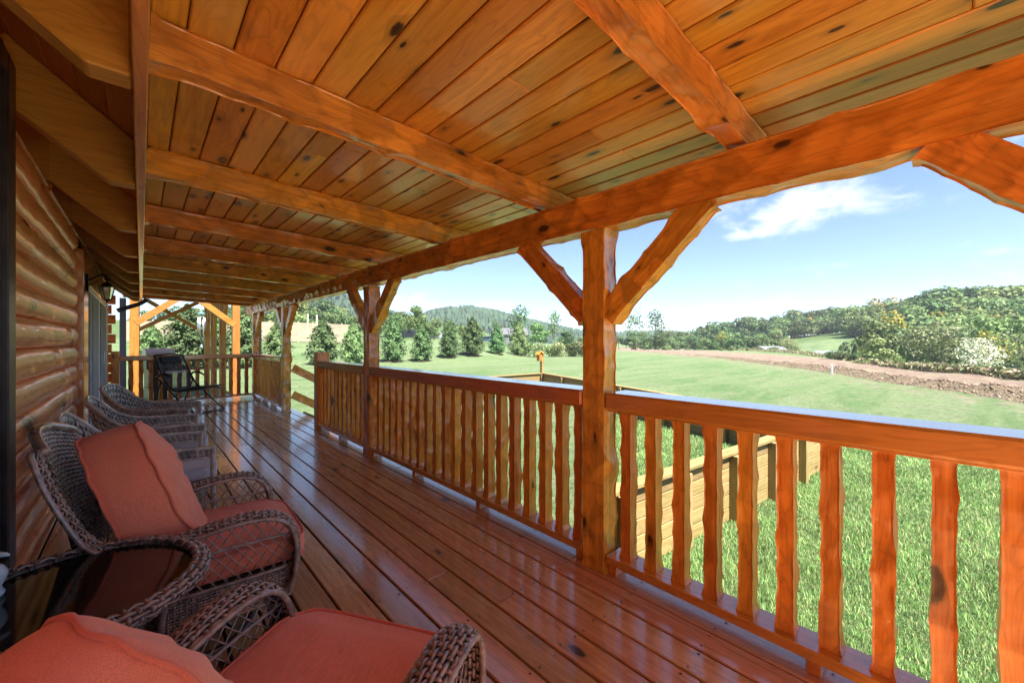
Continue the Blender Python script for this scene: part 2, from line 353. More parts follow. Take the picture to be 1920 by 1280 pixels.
# ------------------------------------------------------------------ porch floor
fl = thing('porch_floor', (0, 0, 0), None, None); fl['kind'] = 'structure'
sub = MB(); sub.box(-.62, 2.27, -4.2, 12.0, -.30, -.045); sub.obj('floor_frame', M_backing, fl)
fas = MB(); fas.bbox(2.275, 2.30, -4.2, 12.0, -.30, -.042, .004); fas.obj('rim_board', M_rail[1], fl)
seam0 = 0.594-0.1535*8; BW = 0.1535
NAIL = plain('nail', (0.02, 0.015, 0.012), 0.5, 0.6)
joist = [1.602, 2.028]
for i in range(19):
    x = seam0+BW*i+0.006; x1 = x+BW-0.012
    if x > 2.29: break
    # butt joints: known ones near the camera, the rest random
    js = []
    y = -4.2
    jset = {13: [2.028], 12+0: [1.602]}
    k = round((x-0.006-0.594)/BW)     # board index right of the seam at x=.594
    known = {4: [2.028], 5: [1.602], 8: [2.03], 9: [1.62]}.get(k, [])
    cuts = [-4.2]+[c for c in known]
    last = cuts[-1]
    while last < 11:
        last += random.choice([2.44, 3.05, 3.66, 4.27])+random.choice([0, .406])
        if last < 11.4: cuts.append(last)
        else: break
    cuts.append(12.0)
    for a, b in zip(cuts[:-1], cuts[1:]):
        mb = MB(); dz = random.uniform(-.0015, .0015)
        mb.bbox(x, x1, a+.0012, b-.0012, -.038, dz, .004)
        mb.obj('deck_board', M_deck, fl)
nb = MB()
for i in range(19):
    x = seam0+BW*i
    for j in range(38):
        y = 1.602+.426*(j-12)
        if y < .2 or y > 11.6: continue
        for dx in (.03, BW-.03):
            px = x+dx+random.uniform(-.006, .006); py = y+random.uniform(-.015, .015); r_ = random.uniform(.0038, .006)
            nb.add([(px+r_*math.cos(a_), py+r_*1.3*math.sin(a_), .0022) for a_ in np.arange(6)/6*2*math.pi], [tuple(range(6))])
tag(nb.obj('nail_head', NAIL, fl), kind='stuff')

# ------------------------------------------------------------------ posts, braces, beam
def seed_(): return random.randrange(10**6)
TOPZ = 2.27; PB = 2.04
def post(y, label, braces, zl=2.04):
    t = thing('porch_post', (X0+.075, y+.0875, 0), label, 'post', 'timber posts carrying the porch roof')
    hewn('post_shaft', M_timber, .150, .175, zl, 2, t, (0, 0, 0), .012 if y < 5 else .02, .125, .020, seed_(), (1.0, 1, 1, .35))
    for s in braces:
        # square brace leaning along the beam, 45 degrees, from post face at z 1.46 to beam underside
        L = .78*math.sqrt(2)-.02; w = .155
        bo = hewn('brace', M_timber, .10, w, L, 2, t, (-.02, s*(.0875+.0), 0), .013 if y < 5 else .02, .15, .018, seed_(), (1, .6, 1, .35))
        # foot centre and head centre
        y0 = .072; z0 = 1.525; ang = R(44)
        bo.location = (-.005, s*y0, z0); bo.rotation_euler = (-s*(math.pi/2-ang), 0, 0)
        L2 = (PB-z0+.035)/math.sin(ang)
        bo.scale = (1, 1, L2/L)
    return t
post(-.69, 'near end porch post, its brace entering the view at the upper right', (1,))
post(1.37, 'nearest hewn timber post with a pair of braces, beside the long railing', (-1, 1))
post(4.70, 'second hewn post from the viewer, between two railing runs with lower V braces', (-1, 1))
post(8.66, 'hewn post with scooped orange face beside the stair opening', (-1, 1))
post(11.46, 'farthest corner post of the porch where the side rail meets the end rail', (-1,))
pb = thing('porch_beam', (X0, -1.25, (PB+TOPZ)/2), 'long hewn beam carried on the porch posts under the ceiling', 'beam')
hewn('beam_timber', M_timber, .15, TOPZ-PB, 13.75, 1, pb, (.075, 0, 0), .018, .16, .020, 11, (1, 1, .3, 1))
SLOPE = 0.036
RY = [-.66, .62, 1.865, 3.15, 4.47, 5.80, 7.10, 8.45, 9.76, 11.15, 12.2]
def rz(x): return 2.343-SLOPE*(x-.02)
wh = ['just behind the camera', 'nearest to the viewer, crossing the upper right', 'second in view, with long scooped lower edge', 'third in view from the camera', 'fourth in view', 'fifth in view', 'sixth in view', 'seventh in view', 'eighth in view', 'ninth in view', 'last one at the far end']
RH = .166
ang = math.atan(SLOPE)
for y, lab in zip(RY, wh):
    L = 2.62/math.cos(ang)
    t = thing('porch_rafter', (.022, y+.055, rz(.02)+RH/2), 'hewn porch rafter %s' % lab, 'rafter', 'rafters under the porch ceiling')
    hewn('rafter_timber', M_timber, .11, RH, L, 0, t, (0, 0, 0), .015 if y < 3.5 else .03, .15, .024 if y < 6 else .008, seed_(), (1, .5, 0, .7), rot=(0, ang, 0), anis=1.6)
# ceiling boards
cl = thing('porch_ceiling', (0, 0, 0), None, None); cl['kind'] = 'structure'
CB = 0.143; x = .123-CB
i = 0
while x < 2.6:
    x1 = min(x+CB, 2.63); xa = max(x, .022)
    z = rz((x+x1)/2)+RH+.002
    cuts = [-1.25]; last = -1.25+random.choice([1.2, 2.5, 3.6])
    while last < 12.0: cuts.append(last); last += random.choice([3.9, 5.2, 2.62, 4.6])
    cuts.append(12.32)
    for a, b in zip(cuts[:-1], cuts[1:]):
        if b-a < .02: continue
        mb = MB(); mb.bbox(xa+.0018, x1-.0018, a+.001, b-.001, z, z+.02, .005)
        mb.obj('ceiling_board', M_ceil, cl)
    x = x1; i += 1
deckroof = MB(); 
deckroof.add([(-.02, -1.25, rz(-.02)+RH+.05), (2.66, -1.25, rz(2.66)+RH+.05), (2.66, 12.35, rz(2.66)+RH+.05), (-.02, 12.35, rz(-.02)+RH+.05), (-.02, -1.25, rz(-.02)+RH+.09), (2.66, -1.25, rz(2.66)+RH+.09), (2.66, 12.35, rz(2.66)+RH+.09), (-.02, 12.35, rz(-.02)+RH+.09)],
             [(0,3,2,1),(4,5,6,7),(0,1,5,4),(1,2,6,5),(2,3,7,6),(3,0,4,7)])
M_roofing = plain('roofing', (0.12, 0.07, 0.04), 0.8)
deckroof.obj('roof_deck', M_roofing, cl)

# fascia of the main roof and its rafter tails
fa = MB()
fa.bbox(-.022, .018, -1.25, 12.32, 2.258, 2.53, .004)
tag(fa.obj('fascia_board', M_rail[1]), 'long fascia board between the rafter tails and the porch rafters overhead', 'fascia board')
TS = .80
for n, y in enumerate(RY):
    t = thing('rafter_tail', (-.025, y, 2.262), 'main roof rafter tail, %s' % ['just behind camera', 'above the camera', 'nearest in view, big knot, upper left corner', 'second in view, smooth with a yellow sheen', 'third in view above the log wall', 'fourth in view', 'fifth in view', 'sixth in view', 'seventh in view', 'eighth in view', 'last at the far end'][n], 'rafter tail', 'rafter tails of the main roof')
    xs = [(0, 0), (-.108, 0), (-.62, TS*.512), (-.62, TS*.62+.254), (0, .254)]
    mb = MB(); V = [(a, b_, c) for b_ in (0, .11) for a, c in xs]
    mb.add(V, [(0,1,2,3,4), (9,8,7,6,5)]+[(i, i+5, (i+1) % 5+5, (i+1) % 5) for i in range(5)])
    me = mb.mesh('tail_timber', M_tail); 
    o = link('tail_timber', me, t); bv = o.modifiers.new('bevel', 'BEVEL'); bv.width = .007; bv.segments = 1
# soffit boards above the tails
so_ = thing('soffit', (0, 0, 0), None, None); so_['kind'] = 'structure'
sa = math.atan(TS)
k = 0; s0 = 0
while s0 < 1.9:
    xx = -.025-s0*math.cos(sa); zz = 2.262+.256+s0*math.sin(sa)
    mb = MB(); mb.bbox(-.139, -.003, -1.25, 12.32, 0, .02, .004)
    mb.obj('soffit_board', M_soffit, so_, (xx, 0, zz), (0, sa, 0)); s0 += .142
rb = MB(); rb.box(-2.1, .03, -1.25, 12.35, 0, .05); rb.obj('roof_sheathing', M_roofing, so_, (-.02, 0, 2.262+.31), (0, sa, 0))
# big main roof behind (keeps the sun off the porch)
mr_ = MB(); L_ = 5.2
mr_.box(-L_/math.cos(sa), -2.0, -1.25, 12.35, 0, .08); ro = mr_.obj('main_roof', M_roofing, None, (-.02, 0, 2.262+.31), (0, sa, 0)); tag(ro, 'main roof plane of the log cabin rising away above the wall', 'roof')
# frieze blocks between tails at the wall line
for y, y2 in zip(RY[:-1], RY[1:]):
    mb = MB(); mb.bbox(-.53, -.495, y+.115, y2-.005, 2.50, 2.92, .004)
    tag(mb.obj('frieze_board', M_rail[1]), '%s board between the rafter tails above the wall, counted from the viewer' % ['first', 'second', 'third', 'fourth', 'fifth', 'sixth', 'seventh', 'eighth', 'ninth', 'tenth'][min(9, RY.index(y))], 'board', 'boards between the rafter tails')

# ------------------------------------------------------------------ log wall
WX = -.585      # flat face behind the rounded logs
def log_obj(parent, y0, y1, z0, z1, seed):
    """one rounded log course, bulging towards +x"""
    r = np.random.default_rng(seed); h = z1-z0; na = 12; step = .12; ny = max(2, int((y1-y0)/step))
    prof = []
    for i in range(na+1):
        a = -math.pi/2+math.pi*i/na
        prof.append((.085*max(math.cos(a), 0)**.62, h/2*math.sin(a)*.998))
    prof = np.array(prof); ys = np.linspace(y0, y1, ny+1)
    V = []
    ph = r.random(4)*6
    for y in ys:
        e = min(y-y0, y1-y); rr = 1.0-.5*max(0, 1-e/.05)**2
        w = 1+.05*math.sin(y*2.1+ph[0])+.04*math.sin(y*5.3+ph[1])
        for a, (px, pz) in enumerate(prof):
            V.append((WX+px*w*rr+.003*math.sin(y*17+pz*40+ph[2]), y, (z0+z1)/2+pz*(1 if e > 0 else .92)))
    m = na+1; F = []
    for i in range(ny):
        for k in range(na): F.append((i*m+k, i*m+k+1, (i+1)*m+k+1, (i+1)*m+k))
    n0 = len(V)
    F = [f[::-1] for f in F]
    F.append(tuple(range(m))); F.append(tuple(ny*m+k for k in range(m-1, -1, -1)))
    mb = MB(); mb.add(V, F); return mb.obj('log', M_log, parent, smooth=True, sharp=50)
lw = thing('log_wall', (WX, 5, 0), 'honey brown wall of rounded logs behind the wicker chairs', 'log wall')
lw.location = (0, 0, 0)
SEAMS = [.0, .104, .307, .51, .713, .917, 1.12, 1.323, 1.527, 1.73, 1.933, 2.136, 2.34, 2.543]
for a, b in zip(SEAMS[:-1], SEAMS[1:]):
    jy = [3.13]
    if random.random() < .5: jy.append(random.uniform(4.2, 5.8))
    jy.append(6.46)
    for y0, y1 in zip(jy[:-1], jy[1:]): log_obj(lw, y0+.001, y1-.001, a, b, seed_())
for a, b in zip(SEAMS[:-1], SEAMS[1:]):
    log_obj(lw, -4.2, 1.35, a, b, seed_())
    if b < .3: log_obj(lw, 1.352, 3.128, a, b, seed_())
    if a > 2.2: log_obj(lw, 1.352, 3.128, a, b, seed_())
    log_obj(lw, 11.0, 11.75, a, b, seed_())
bk = MB(); bk.box(-.75, WX+.004, -4.2, 1.30, -.3, 3.0); bk.box(-.75, WX+.004, 3.12, 6.45, -.3, 3.0); bk.box(-.75, WX+.004, 1.30, 3.12, -.3, .26); bk.box(-.75, WX+.004, 1.30, 3.12, 2.76, 3.0); bk.box(-.75, WX+.004, 10.95, 11.7, -.3, 3.0); bk.box(-.75, WX+.004, 6.45, 10.95, 2.3, 3.0); bk.box(-.75, WX+.004, 6.45, 10.95, -.3, 0)
bk.box(-.66, -.44, 10.99, 11.98, 2.545, 3.1); bk.obj('wall_core', M_backing, lw)
# corner log ends sticking out, every second course
for i, (a, b) in enumerate(zip(SEAMS[:-1], SEAMS[1:])):
    mb = MB(); w = .19 if i % 2 else .13
    mb.tube([(WX+.0, 11.86, (a+b)/2), (WX+w, 11.86, (a+b)/2)], (b-a)/2*.95 if b-a > .15 else .05, 14); mb.obj('log_end', M_log, lw, smooth=True, sharp=50)

# dark framed window at the left edge
M_dark = plain('dark_bronze_trim', (0.045, 0.035, 0.04), 0.35, 0.2, noise=.3, nscale=9)
M_glass_d = plain('window_glass', (0.012, 0.014, 0.018), 0.03, 0, spec=0.8)
M_white = plain('white_vinyl', (0.75, 0.76, 0.78), 0.35)
M_grey = plain('grey_curtain', (0.35, 0.37, 0.42), 0.8, noise=.2, nscale=6)
wn = thing('window', (-.5, 2.2, .25), 'tall dark framed window in the log wall at the left edge', 'window')
wn.location = (0, 0, 0)
mb = MB(); 
mb.bbox(-.60, -.455, 2.98, 3.125, .27, 2.72, .006); mb.bbox(-.60, -.455, 1.36, 1.50, .27, 2.72, .006)
mb.bbox(-.60, -.457, 1.502, 2.978, .27, .36, .006); mb.bbox(-.60, -.457, 1.502, 2.978, 2.62, 2.72, .006); mb.bbox(-.60, -.48, 2.93, 2.977, .362, 2.618, .004)
mb.obj('window_frame', M_dark, wn)
mb = MB(); mb.box(-.56, -.545, 1.502, 2.929, .362, 2.618); mb.obj('pane', M_glass_d, wn)
# sliding door further on
dr = thing('patio_door', (0, 0, 0), 'white framed sliding patio door with orange timber casing beyond the log wall', 'door')
mb = MB(); mb.bbox(-.62, -.468, 6.53, 7.02, 0.0, 2.40, .008); mb.obj('casing', M_rail[2], dr)
mb = MB(); mb.bbox(-.62, -.47, 10.8, 10.98, 0.0, 2.40, .008); mb.obj('casing', M_rail[2], dr)
mb = MB(); mb.bbox(-.62, -.47, 7.022, 10.798, 2.06, 2.40, .008); mb.obj('head_casing', M_rail[1], dr)
mb = MB()
for y in (7.03, 8.9, 10.7): mb.bbox(-.58, -.475, y, y+.09, .03, 2.055, .005)
mb.bbox(-.58, -.477, 7.03, 10.79, .0, .03, .003); mb.bbox(-.58, -.48, 7.03, 10.79, 2.0, 2.054, .003)
mb.obj('door_frame', M_white, dr)
mb = MB(); mb.box(-.55, -.54, 7.12, 10.70, .03, 2.0); mb.obj('pane', M_glass_d, dr)
mb = MB(); mb.bbox(-.536, -.50, 7.75, 8.0, .03, 2.0, .004); mb.bbox(-.536, -.49, 9.6, 9.75, .03, 2.0, .004); mb.obj('door_stile', M_grey, dr)
mb = MB(); mb.tube([(-.455, 9.02, 1.0), (-.43, 9.02, 1.02), (-.43, 9.02, 1.2), (-.455, 9.02, 1.22)], .009, 8); mb.obj('handle', M_white, dr, smooth=True)

# wall lantern on the casing
M_iron = plain('black_iron', (0.012, 0.012, 0.013), 0.45, 0.6)
M_lglass = plain('lantern_glass', (0.75, 0.72, 0.62), 0.08, 0, trans=0.75, spec=.6)
ln = thing('wall_lantern', (-.30, 6.78, 1.93), 'black iron carriage lantern mounted on the timber casing', 'lantern')
mb = MB(); mb.lathe([(0, .20), (.012, .19), (.018, .165), (.008, .15), (.03, .135), (.055, .10), (.075, .095), (.078, .085), (0, .085)], 6); mb.obj('lantern_cap', M_iron, ln)
mb = MB(); mb.lathe([(.062, .083), (.055, .03), (.036, -.06)], 6); mb.obj('lantern_glass', M_lglass, ln)
mb = MB()
for k in range(6):
    a = 2*math.pi*k/6; c, s = math.cos(a), math.sin(a)
    mb.tube([(.066*c, .066*s, .085), (.059*c, .059*s, .03), (.038*c, .038*s, -.062)], .004, 6)
mb.lathe([(0, -.10), (.012, -.09), (.014, -.075), (.04, -.066), (.04, -.058), (0, -.058)], 12)
mb.obj('cage', M_iron, ln)
mb = MB(); mb.bbox(-.165, -.15, -.05, .05, .02, .22, .003); mb.tube([(-.15, 0, .15), (-.10, 0, .19), (-.05, 0, .23), (0, 0, .225), (0, 0, .19)], .010, 8); mb.tube([(-.15, 0, .09), (-.11, 0, .12), (-.07, 0, .16)], .006, 6); mb.obj('bracket', M_iron, ln, smooth=True)

# ------------------------------------------------------------------ railings
bal_meshes = []
for k in range(7):
    mb_o = hewn('tmp', M_bal, .085, .076, .858, 2, None, (0, 0, 0), .014, .095, .012, 100+k)
    bal_meshes.append(mb_o.data); bpy.data.objects.remove(mb_o)
def rail_y(y0, y1, label, ys, blocks, name='porch_railing'):
    t = thing(name, (X0+.11, (y0+y1)/2, 0), label, 'railing', 'deck railings between the posts')
    oy = (y0+y1)/2
    mb = MB(); mb.bbox(-.11, .105, y0-oy, y1-oy, .970, 1.070, .012); mb.obj('top_rail', M_rail[1], t)
    mb = MB(); mb.bbox(-.085, .085, y0-oy+.002, y1-oy-.002, .958, .969, .003); mb.obj('rail_fillet', M_rail[1], t)
    mb = MB(); mb.bbox(-.10, .045, y0-oy, y1-oy, .065, .112, .004); mb.obj('bottom_rail', M_rail[1], t)
    for yb in blocks:
        mb = MB(); mb.bbox(-.078, .03, yb-oy-.022, yb-oy+.03, .001, .064, .003); mb.obj('spacer_block', M_rail[0], t)
    for yb in ys:
        me = random.choice(bal_meshes); o = link('baluster', me, t, (-.015, yb-oy, .1125), (0, 0, random.choice([0, math.pi])))
        o.rotation_euler.x = random.uniform(-.004, .004)
    return t
def seq(y1, n, st): return [y1-st*i for i in range(n)]
rail_y(-.51, 1.37, 'nearest railing run, in the foreground at the right with grass showing between its thick balusters', [1.27-.157*i for i in range(11)], [1.335, .375, -.45])
rail_y(1.545, 4.70, 'long railing run between the nearest two posts', [4.58-.156*i for i in range(20)], [1.58, 2.62, 3.68, 4.66])
rail_y(4.875, 6.62, 'short railing run ending at the stair newel', [6.50-.1565*i for i in range(11)], [4.92, 5.75, 6.55])
rail_y(8.835, 11.46, 'far side railing run between the stair opening and the corner post', [11.36-.156*i for i in range(17)], [8.9, 9.8, 10.6, 11.4])
nw_ = thing('newel_post', (2.1, 6.70, 0), 'short square newel post at the top of the stairs', 'newel post')
mb = MB(); mb.bbox(-.1, .09, -.08, .08, 0, 1.205, .01); mb.obj('newel_shaft', M_timber[2], nw_)
# end railing across the porch
t = thing('end_railing', (.8, 11.55, 0), 'railing across the far end of the porch behind the folding lounge chair', 'railing', 'deck railings between the posts')
mb = MB(); mb.bbox(-1.13, 1.2, -.07, .12, .97, 1.07, .01); mb.obj('top_rail', M_rail[0], t)
mb = MB(); mb.bbox(-1.13, 1.2, -.04, .07, .065, .112, .004); mb.obj('bottom_rail', M_rail[0], t)
for i in range(14): link('baluster', random.choice(bal_meshes), t, (1.10-.157*i-.02, .02, .1125))
nw2 = thing('newel_post', (-.38, 11.55, 0), 'short newel post against the house corner at the end railing', 'newel post')
mb = MB(); mb.bbox(-.07, .05, -.08, .08, 0, 1.17, .008); mb.obj('newel_shaft', M_timber[2], nw2)
# stair going down outside the opening
st = thing('porch_stair', (2.3, 7.7, 0), 'wooden porch stair with hewn slanted side boards beyond the railing opening', 'stairs')
for k in range(3):
    mb = MB(); mb.bbox(.0+.28*k, .28*(k+1), -.92, .92, -.20-.17*k, -.165-.17*k, .004); mb.obj('tread', M_pine[1], st)
mb = MB(); mb.prism((0, .93, -.12), (.95, .93, -.66), .04, .26); mb.obj('stringer', M_pine[0], st)
mb = MB(); mb.prism((0, -.93, -.12), (.95, -.93, -.66), .04, .26); mb.obj('stringer', M_pine[0], st)
for dz in (.82, .30):
    hewn('guard_board', M_timber, .045, .16, 1.35, 0, st, (-.12, 1.0, dz+.03), .03, .13, .009, seed_(), rot=(0, R(30), 0))
mb = MB(); mb.bbox(1.0, 1.1, .94, 1.05, -.65, .45, .006); mb.obj('stair_post', M_timber[2], st)
# clear plastic bag lying on the opening
M_bag = plain('clear_plastic', (0.62, 0.66, 0.70), 0.12, 0, noise=.5, nscale=30, bump=.6, spec=.8, trans=.3)
bm = MB(); V = []; F = []
for i in range(13):
    for j in range(18):
        a = 2*math.pi*j/18; th = math.pi/2*i/12
        r_ = 1+.18*math.sin(3*a+2*th)+.12*random.random()
        V.append((.17*r_*math.sin(th+.001)*math.cos(a), .26*r_*math.sin(th+.001)*math.sin(a), .10*math.cos(th)*(1+.3*random.random())))
for i in range(12):
    for j in range(18): F.append((i*18+j, (i+1)*18+j, (i+1)*18+(j+1) % 18, i*18+(j+1) % 18))
bm.add(V, F); o = bm.obj('plastic_bag', M_bag, None, (2.47, 7.65, -.155)); tag(o, 'crumpled clear plastic bag lying at the top of the stairs', 'bag')
#@@PART2
# ------------------------------------------------------------------ terrain
GZ = -0.65
def sm(a, b, x): t = np.clip((x-a)/(b-a), 0, 1); return t*t*(3-2*t)
def gpt(px, py, z=GZ):
    r = ray(px, py); d = (z-CAMZ)/r.z; return r.x*d, r.y*d
def polar(px, py): x, y = gpt(px, py); return math.degrees(math.atan2(x, y)), math.hypot(x, y)
lo = [polar(*p) for p in ((1160, 657), (1350, 673), (1480, 689), (1640, 714), (1780, 732), (1920, 752))]
up = [polar(*p) for p in ((1160, 651), (1350, 659), (1500, 668), (1640, 683), (1780, 698), (1920, 714))]
cr = [polar(*p) for p in ((1160, 648), (1300, 651.5), (1400, 656), (1500, 662), (1640, 684), (1780, 697), (1920, 707))]
lo = [(50, lo[0][1]*1.3)]+lo+[(110, 11.5), (130, 11)]; up = [(50, up[0][1]*1.3)]+up+[(110, 20), (130, 20)]; cr = [(-20, 300), (50, 260)]+cr+[(110, 34), (130, 34)]
def tab(T, th): return np.interp(th, [a for a, b in T], [math.log(b) for a, b in T])
def nz2(x, y, s, seed=0):
    return (np.sin(x*s+seed)*np.cos(y*s*1.3+seed*2)+.5*np.sin(x*s*2.3+y*s*1.7+seed)+.25*np.cos(x*s*5.1-y*s*4.3))
def terrain(x, y):
    x = np.asarray(x, float); y = np.asarray(y, float)
    r = np.hypot(x, y)+1e-6; th = np.degrees(np.arctan2(x, y))
    z = np.full_like(r, GZ)
    # lawn climbs to the road and board fence on the left
    lm = 1-sm(34, 46, th)
    z = z+lm*2.15*sm(35, 58, r)+lm*7.0*sm(75, 190, r)
    # crest of the dirt field, drop and rise on to the wooded hill at the right
    c = np.exp(tab(cr, th)); rm = sm(44, 54, th)*(1-sm(150, 175, np.abs(th)))
    H = np.interp(th, [50, 64, 72, 78, 84, 90, 96, 120], [-1, -.5, 1.5, 4.0, 6.5, 8.0, 8.5, 8])
    z = z-rm*2.4*sm(c*1.0, c*1.0+26, r)+rm*(H+2.4)*sm(np.clip(c+10, 80, 150), 205, r)
    z = z+.05*nz2(x, y, .09, 1)*sm(8, 30, r)+.25*nz2(x, y, .03, 2)*sm(90, 160, r)
    d1 = np.exp(tab(lo, th)); d2 = np.exp(tab(up, th))
    dm = sm(48, 54, th)*sm(d1*.97, d1*1.04, r)*(1-sm(d2*.96, d2*1.05, r))
    z = z+dm*(.05*nz2(x, y, 1.1, 3)+.10*nz2(x, y, .5, 5)*sm(8, 18, r))
    # berm of dark soil at the near edge of the dirt
    bm_ = sm(66, 80, th)*np.exp(-((r-d1*1.06)/(d1*.05))**2); z = z+bm_*.16*(1+.5*nz2(x, y, 1.5, 8))
    return z
nth = 420; radii = np.concatenate([np.linspace(0.5, 12, 40), np.geomspace(12.3, 2600, 150)])
ths = np.radians(np.linspace(-180, 180, nth, endpoint=False))
# denser inside the view
ths = np.radians(np.concatenate([np.linspace(-12, 108, 420), np.linspace(108, 348, 121)[1:-1]])); nth = len(ths)
TH, RR = np.meshgrid(ths, radii, indexing='ij')
X = RR*np.sin(TH); Y = RR*np.cos(TH); Z = terrain(X, Y)
V = np.stack([X, Y, Z], -1).reshape(-1, 3); m = len(radii)
i = np.arange(nth)[:, None]*m; i2 = ((np.arange(nth)+1) % nth)[:, None]*m; k = np.arange(m-1)[None, :]
F = np.stack([i+k, i+k+1, i2+k+1, i2+k], -1).reshape(-1, 4)
V = np.vstack([V, [[0, 0, GZ]]]); 
def ground_mat():
    m, nt, N, L, P = newmat('lawn_and_field')
    tc = nd(N, 'ShaderNodeTexCoord'); at = nd(N, 'ShaderNodeAttribute', attribute_name='zone'); sp = nd(N, 'ShaderNodeSeparateColor'); L.new(at.outputs['Color'], sp.inputs[0])
    def noise(s, d=5, r=.6, dist=0.0, sc=None):
        n = nd(N, 'ShaderNodeTexNoise'); n.inputs['Scale'].default_value = s; n.inputs['Detail'].default_value = d; n.inputs['Roughness'].default_value = r; n.inputs['Distortion'].default_value = dist
        if sc:
            v = nd(N, 'ShaderNodeVectorMath', operation='MULTIPLY'); L.new(tc.outputs['Object'], v.inputs[0]); v.inputs[1].default_value = sc; L.new(v.outputs[0], n.inputs['Vector'])
        else: L.new(tc.outputs['Object'], n.inputs['Vector'])
        return n.outputs['Fac']
    big = noise(.16, 6, .6, 1.0); mid = noise(.9, 6, .65); fine = noise(14, 8, .75); swath = noise(1, 5, .6, .6, (.10, .75, 1))
    g = mixc(N, L, ramp(N, L, big, [(.35, 0.), (.65, 1.)]), (0.075, 0.15, 0.055), (0.145, 0.205, 0.095))
    g = mixc(N, L, ramp(N, L, swath, [(.44, 0.), (.56, .85)]), g, (0.185, 0.23, 0.125))
    g = mixc(N, L, ramp(N, L, mid, [(.48, 0.), (.66, .75)]), g, (0.20, 0.205, 0.135))
    g = mixc(N, L, ramp(N, L, fine, [(.35, .8), (.62, 0.)]), g, (0.045, 0.08, 0.025))
    g = mixc(N, L, ramp(N, L, noise(3.2, 9, .82, .3), [(.40, .65), (.52, 0.)]), g, (0.05, 0.085, 0.03)); g = mixc(N, L, ramp(N, L, noise(4.7, 9, .85), [(.53, 0.), (.66, .6)]), g, (0.26, 0.26, 0.16))
    dn = noise(1.6, 9, .72); dn2 = noise(9, 8, .75)
    d = mixc(N, L, ramp(N, L, dn, [(.36, 0.), (.64, 1.)]), (0.125, 0.090, 0.070), (0.25, 0.20, 0.168))
    d = mixc(N, L, ramp(N, L, dn2, [(.36, .7), (.6, 0.)]), d, (0.13, 0.08, 0.05))
    d = mixc(N, L, ramp(N, L, noise(.55, 6, .7, .5), [(.54, 0.), (.66, .8)]), d, (0.23, 0.23, 0.13))
    dk = mixc(N, L, ramp(N, L, dn2, [(.4, 0.), (.62, 1.)]), (0.06, 0.045, 0.03), (0.19, 0.15, 0.10))
    brk = nd(N, 'ShaderNodeMath', operation='MULTIPLY_ADD'); L.new(dn, brk.inputs[0]); brk.inputs[1].default_value = 1.5; brk.inputs[2].default_value = -.75
    s1 = nd(N, 'ShaderNodeMath', operation='ADD'); L.new(sp.outputs[0], s1.inputs[0]); L.new(brk.outputs[0], s1.inputs[1])
    c = mixc(N, L, ramp(N, L, s1.outputs[0], [(.42, 0.), (.62, 1.)]), g, d)
    s2 = nd(N, 'ShaderNodeMath', operation='ADD'); L.new(sp.outputs[1], s2.inputs[0]); L.new(brk.outputs[0], s2.inputs[1])
    c = mixc(N, L, ramp(N, L, s2.outputs[0], [(.45, 0.), (.65, .9)]), c, dk)
    c = mixc(N, L, sp.outputs[2], c, mixc(N, L, ramp(N, L, mid, [(.4, 0.), (.6, 1.)]), (0.045, 0.075, 0.025), (0.085, 0.13, 0.045)))
    L.new(c, P.inputs['Base Color']); P.inputs['Roughness'].default_value = .95; P.inputs['Specular IOR Level'].default_value = .15
    b = nd(N, 'ShaderNodeBump'); b.inputs['Strength'].default_value = .9; b.inputs['Distance'].default_value = .09; L.new(fine, b.inputs['Height']); L.new(b.outputs[0], P.inputs['Normal'])
    return m
me = quads_mesh('ground', V, F, ground_mat(), smooth=True)
th = np.degrees(np.arctan2(V[:, 0], V[:, 1])); r = np.hypot(V[:, 0], V[:, 1])+1e-6
d1 = np.exp(tab(lo, th)); d2 = np.exp(tab(up, th)); cc = np.exp(tab(cr, th))
dirt = sm(47, 56, th)*sm(d1*.9, d1*1.12, r)*(1-sm(d2*.9, d2*1.15, r))
dirt = np.maximum(dirt, .46*sm(47, 56, th)*sm(d1*.60, d1*.95, r)*(1-sm(d1*.97, d1*1.1, r)))
darkm = sm(60, 76, th)*sm(d1*.93, d1*1.02, r)*(1-sm(d1*1.12, d1*1.25, r))
wood_fl = np.clip(sm(44, 54, th)*sm(cc+8, cc+30, r)*(1-sm(76.0, 77.5, th)*(1-sm(81.5, 83, th))*sm(80, 95, r)*(1-sm(150, 160, r)))+(1-sm(34, 46, th))*sm(80, 95, r), 0, 1)
ca_ = me.color_attributes.new('zone', 'FLOAT_COLOR', 'POINT')
ca_.data.foreach_set('color', np.stack([dirt, darkm, wood_fl, np.ones_like(dirt)], -1).ravel().astype(np.float32))
tag(link('ground', me), kind='structure')

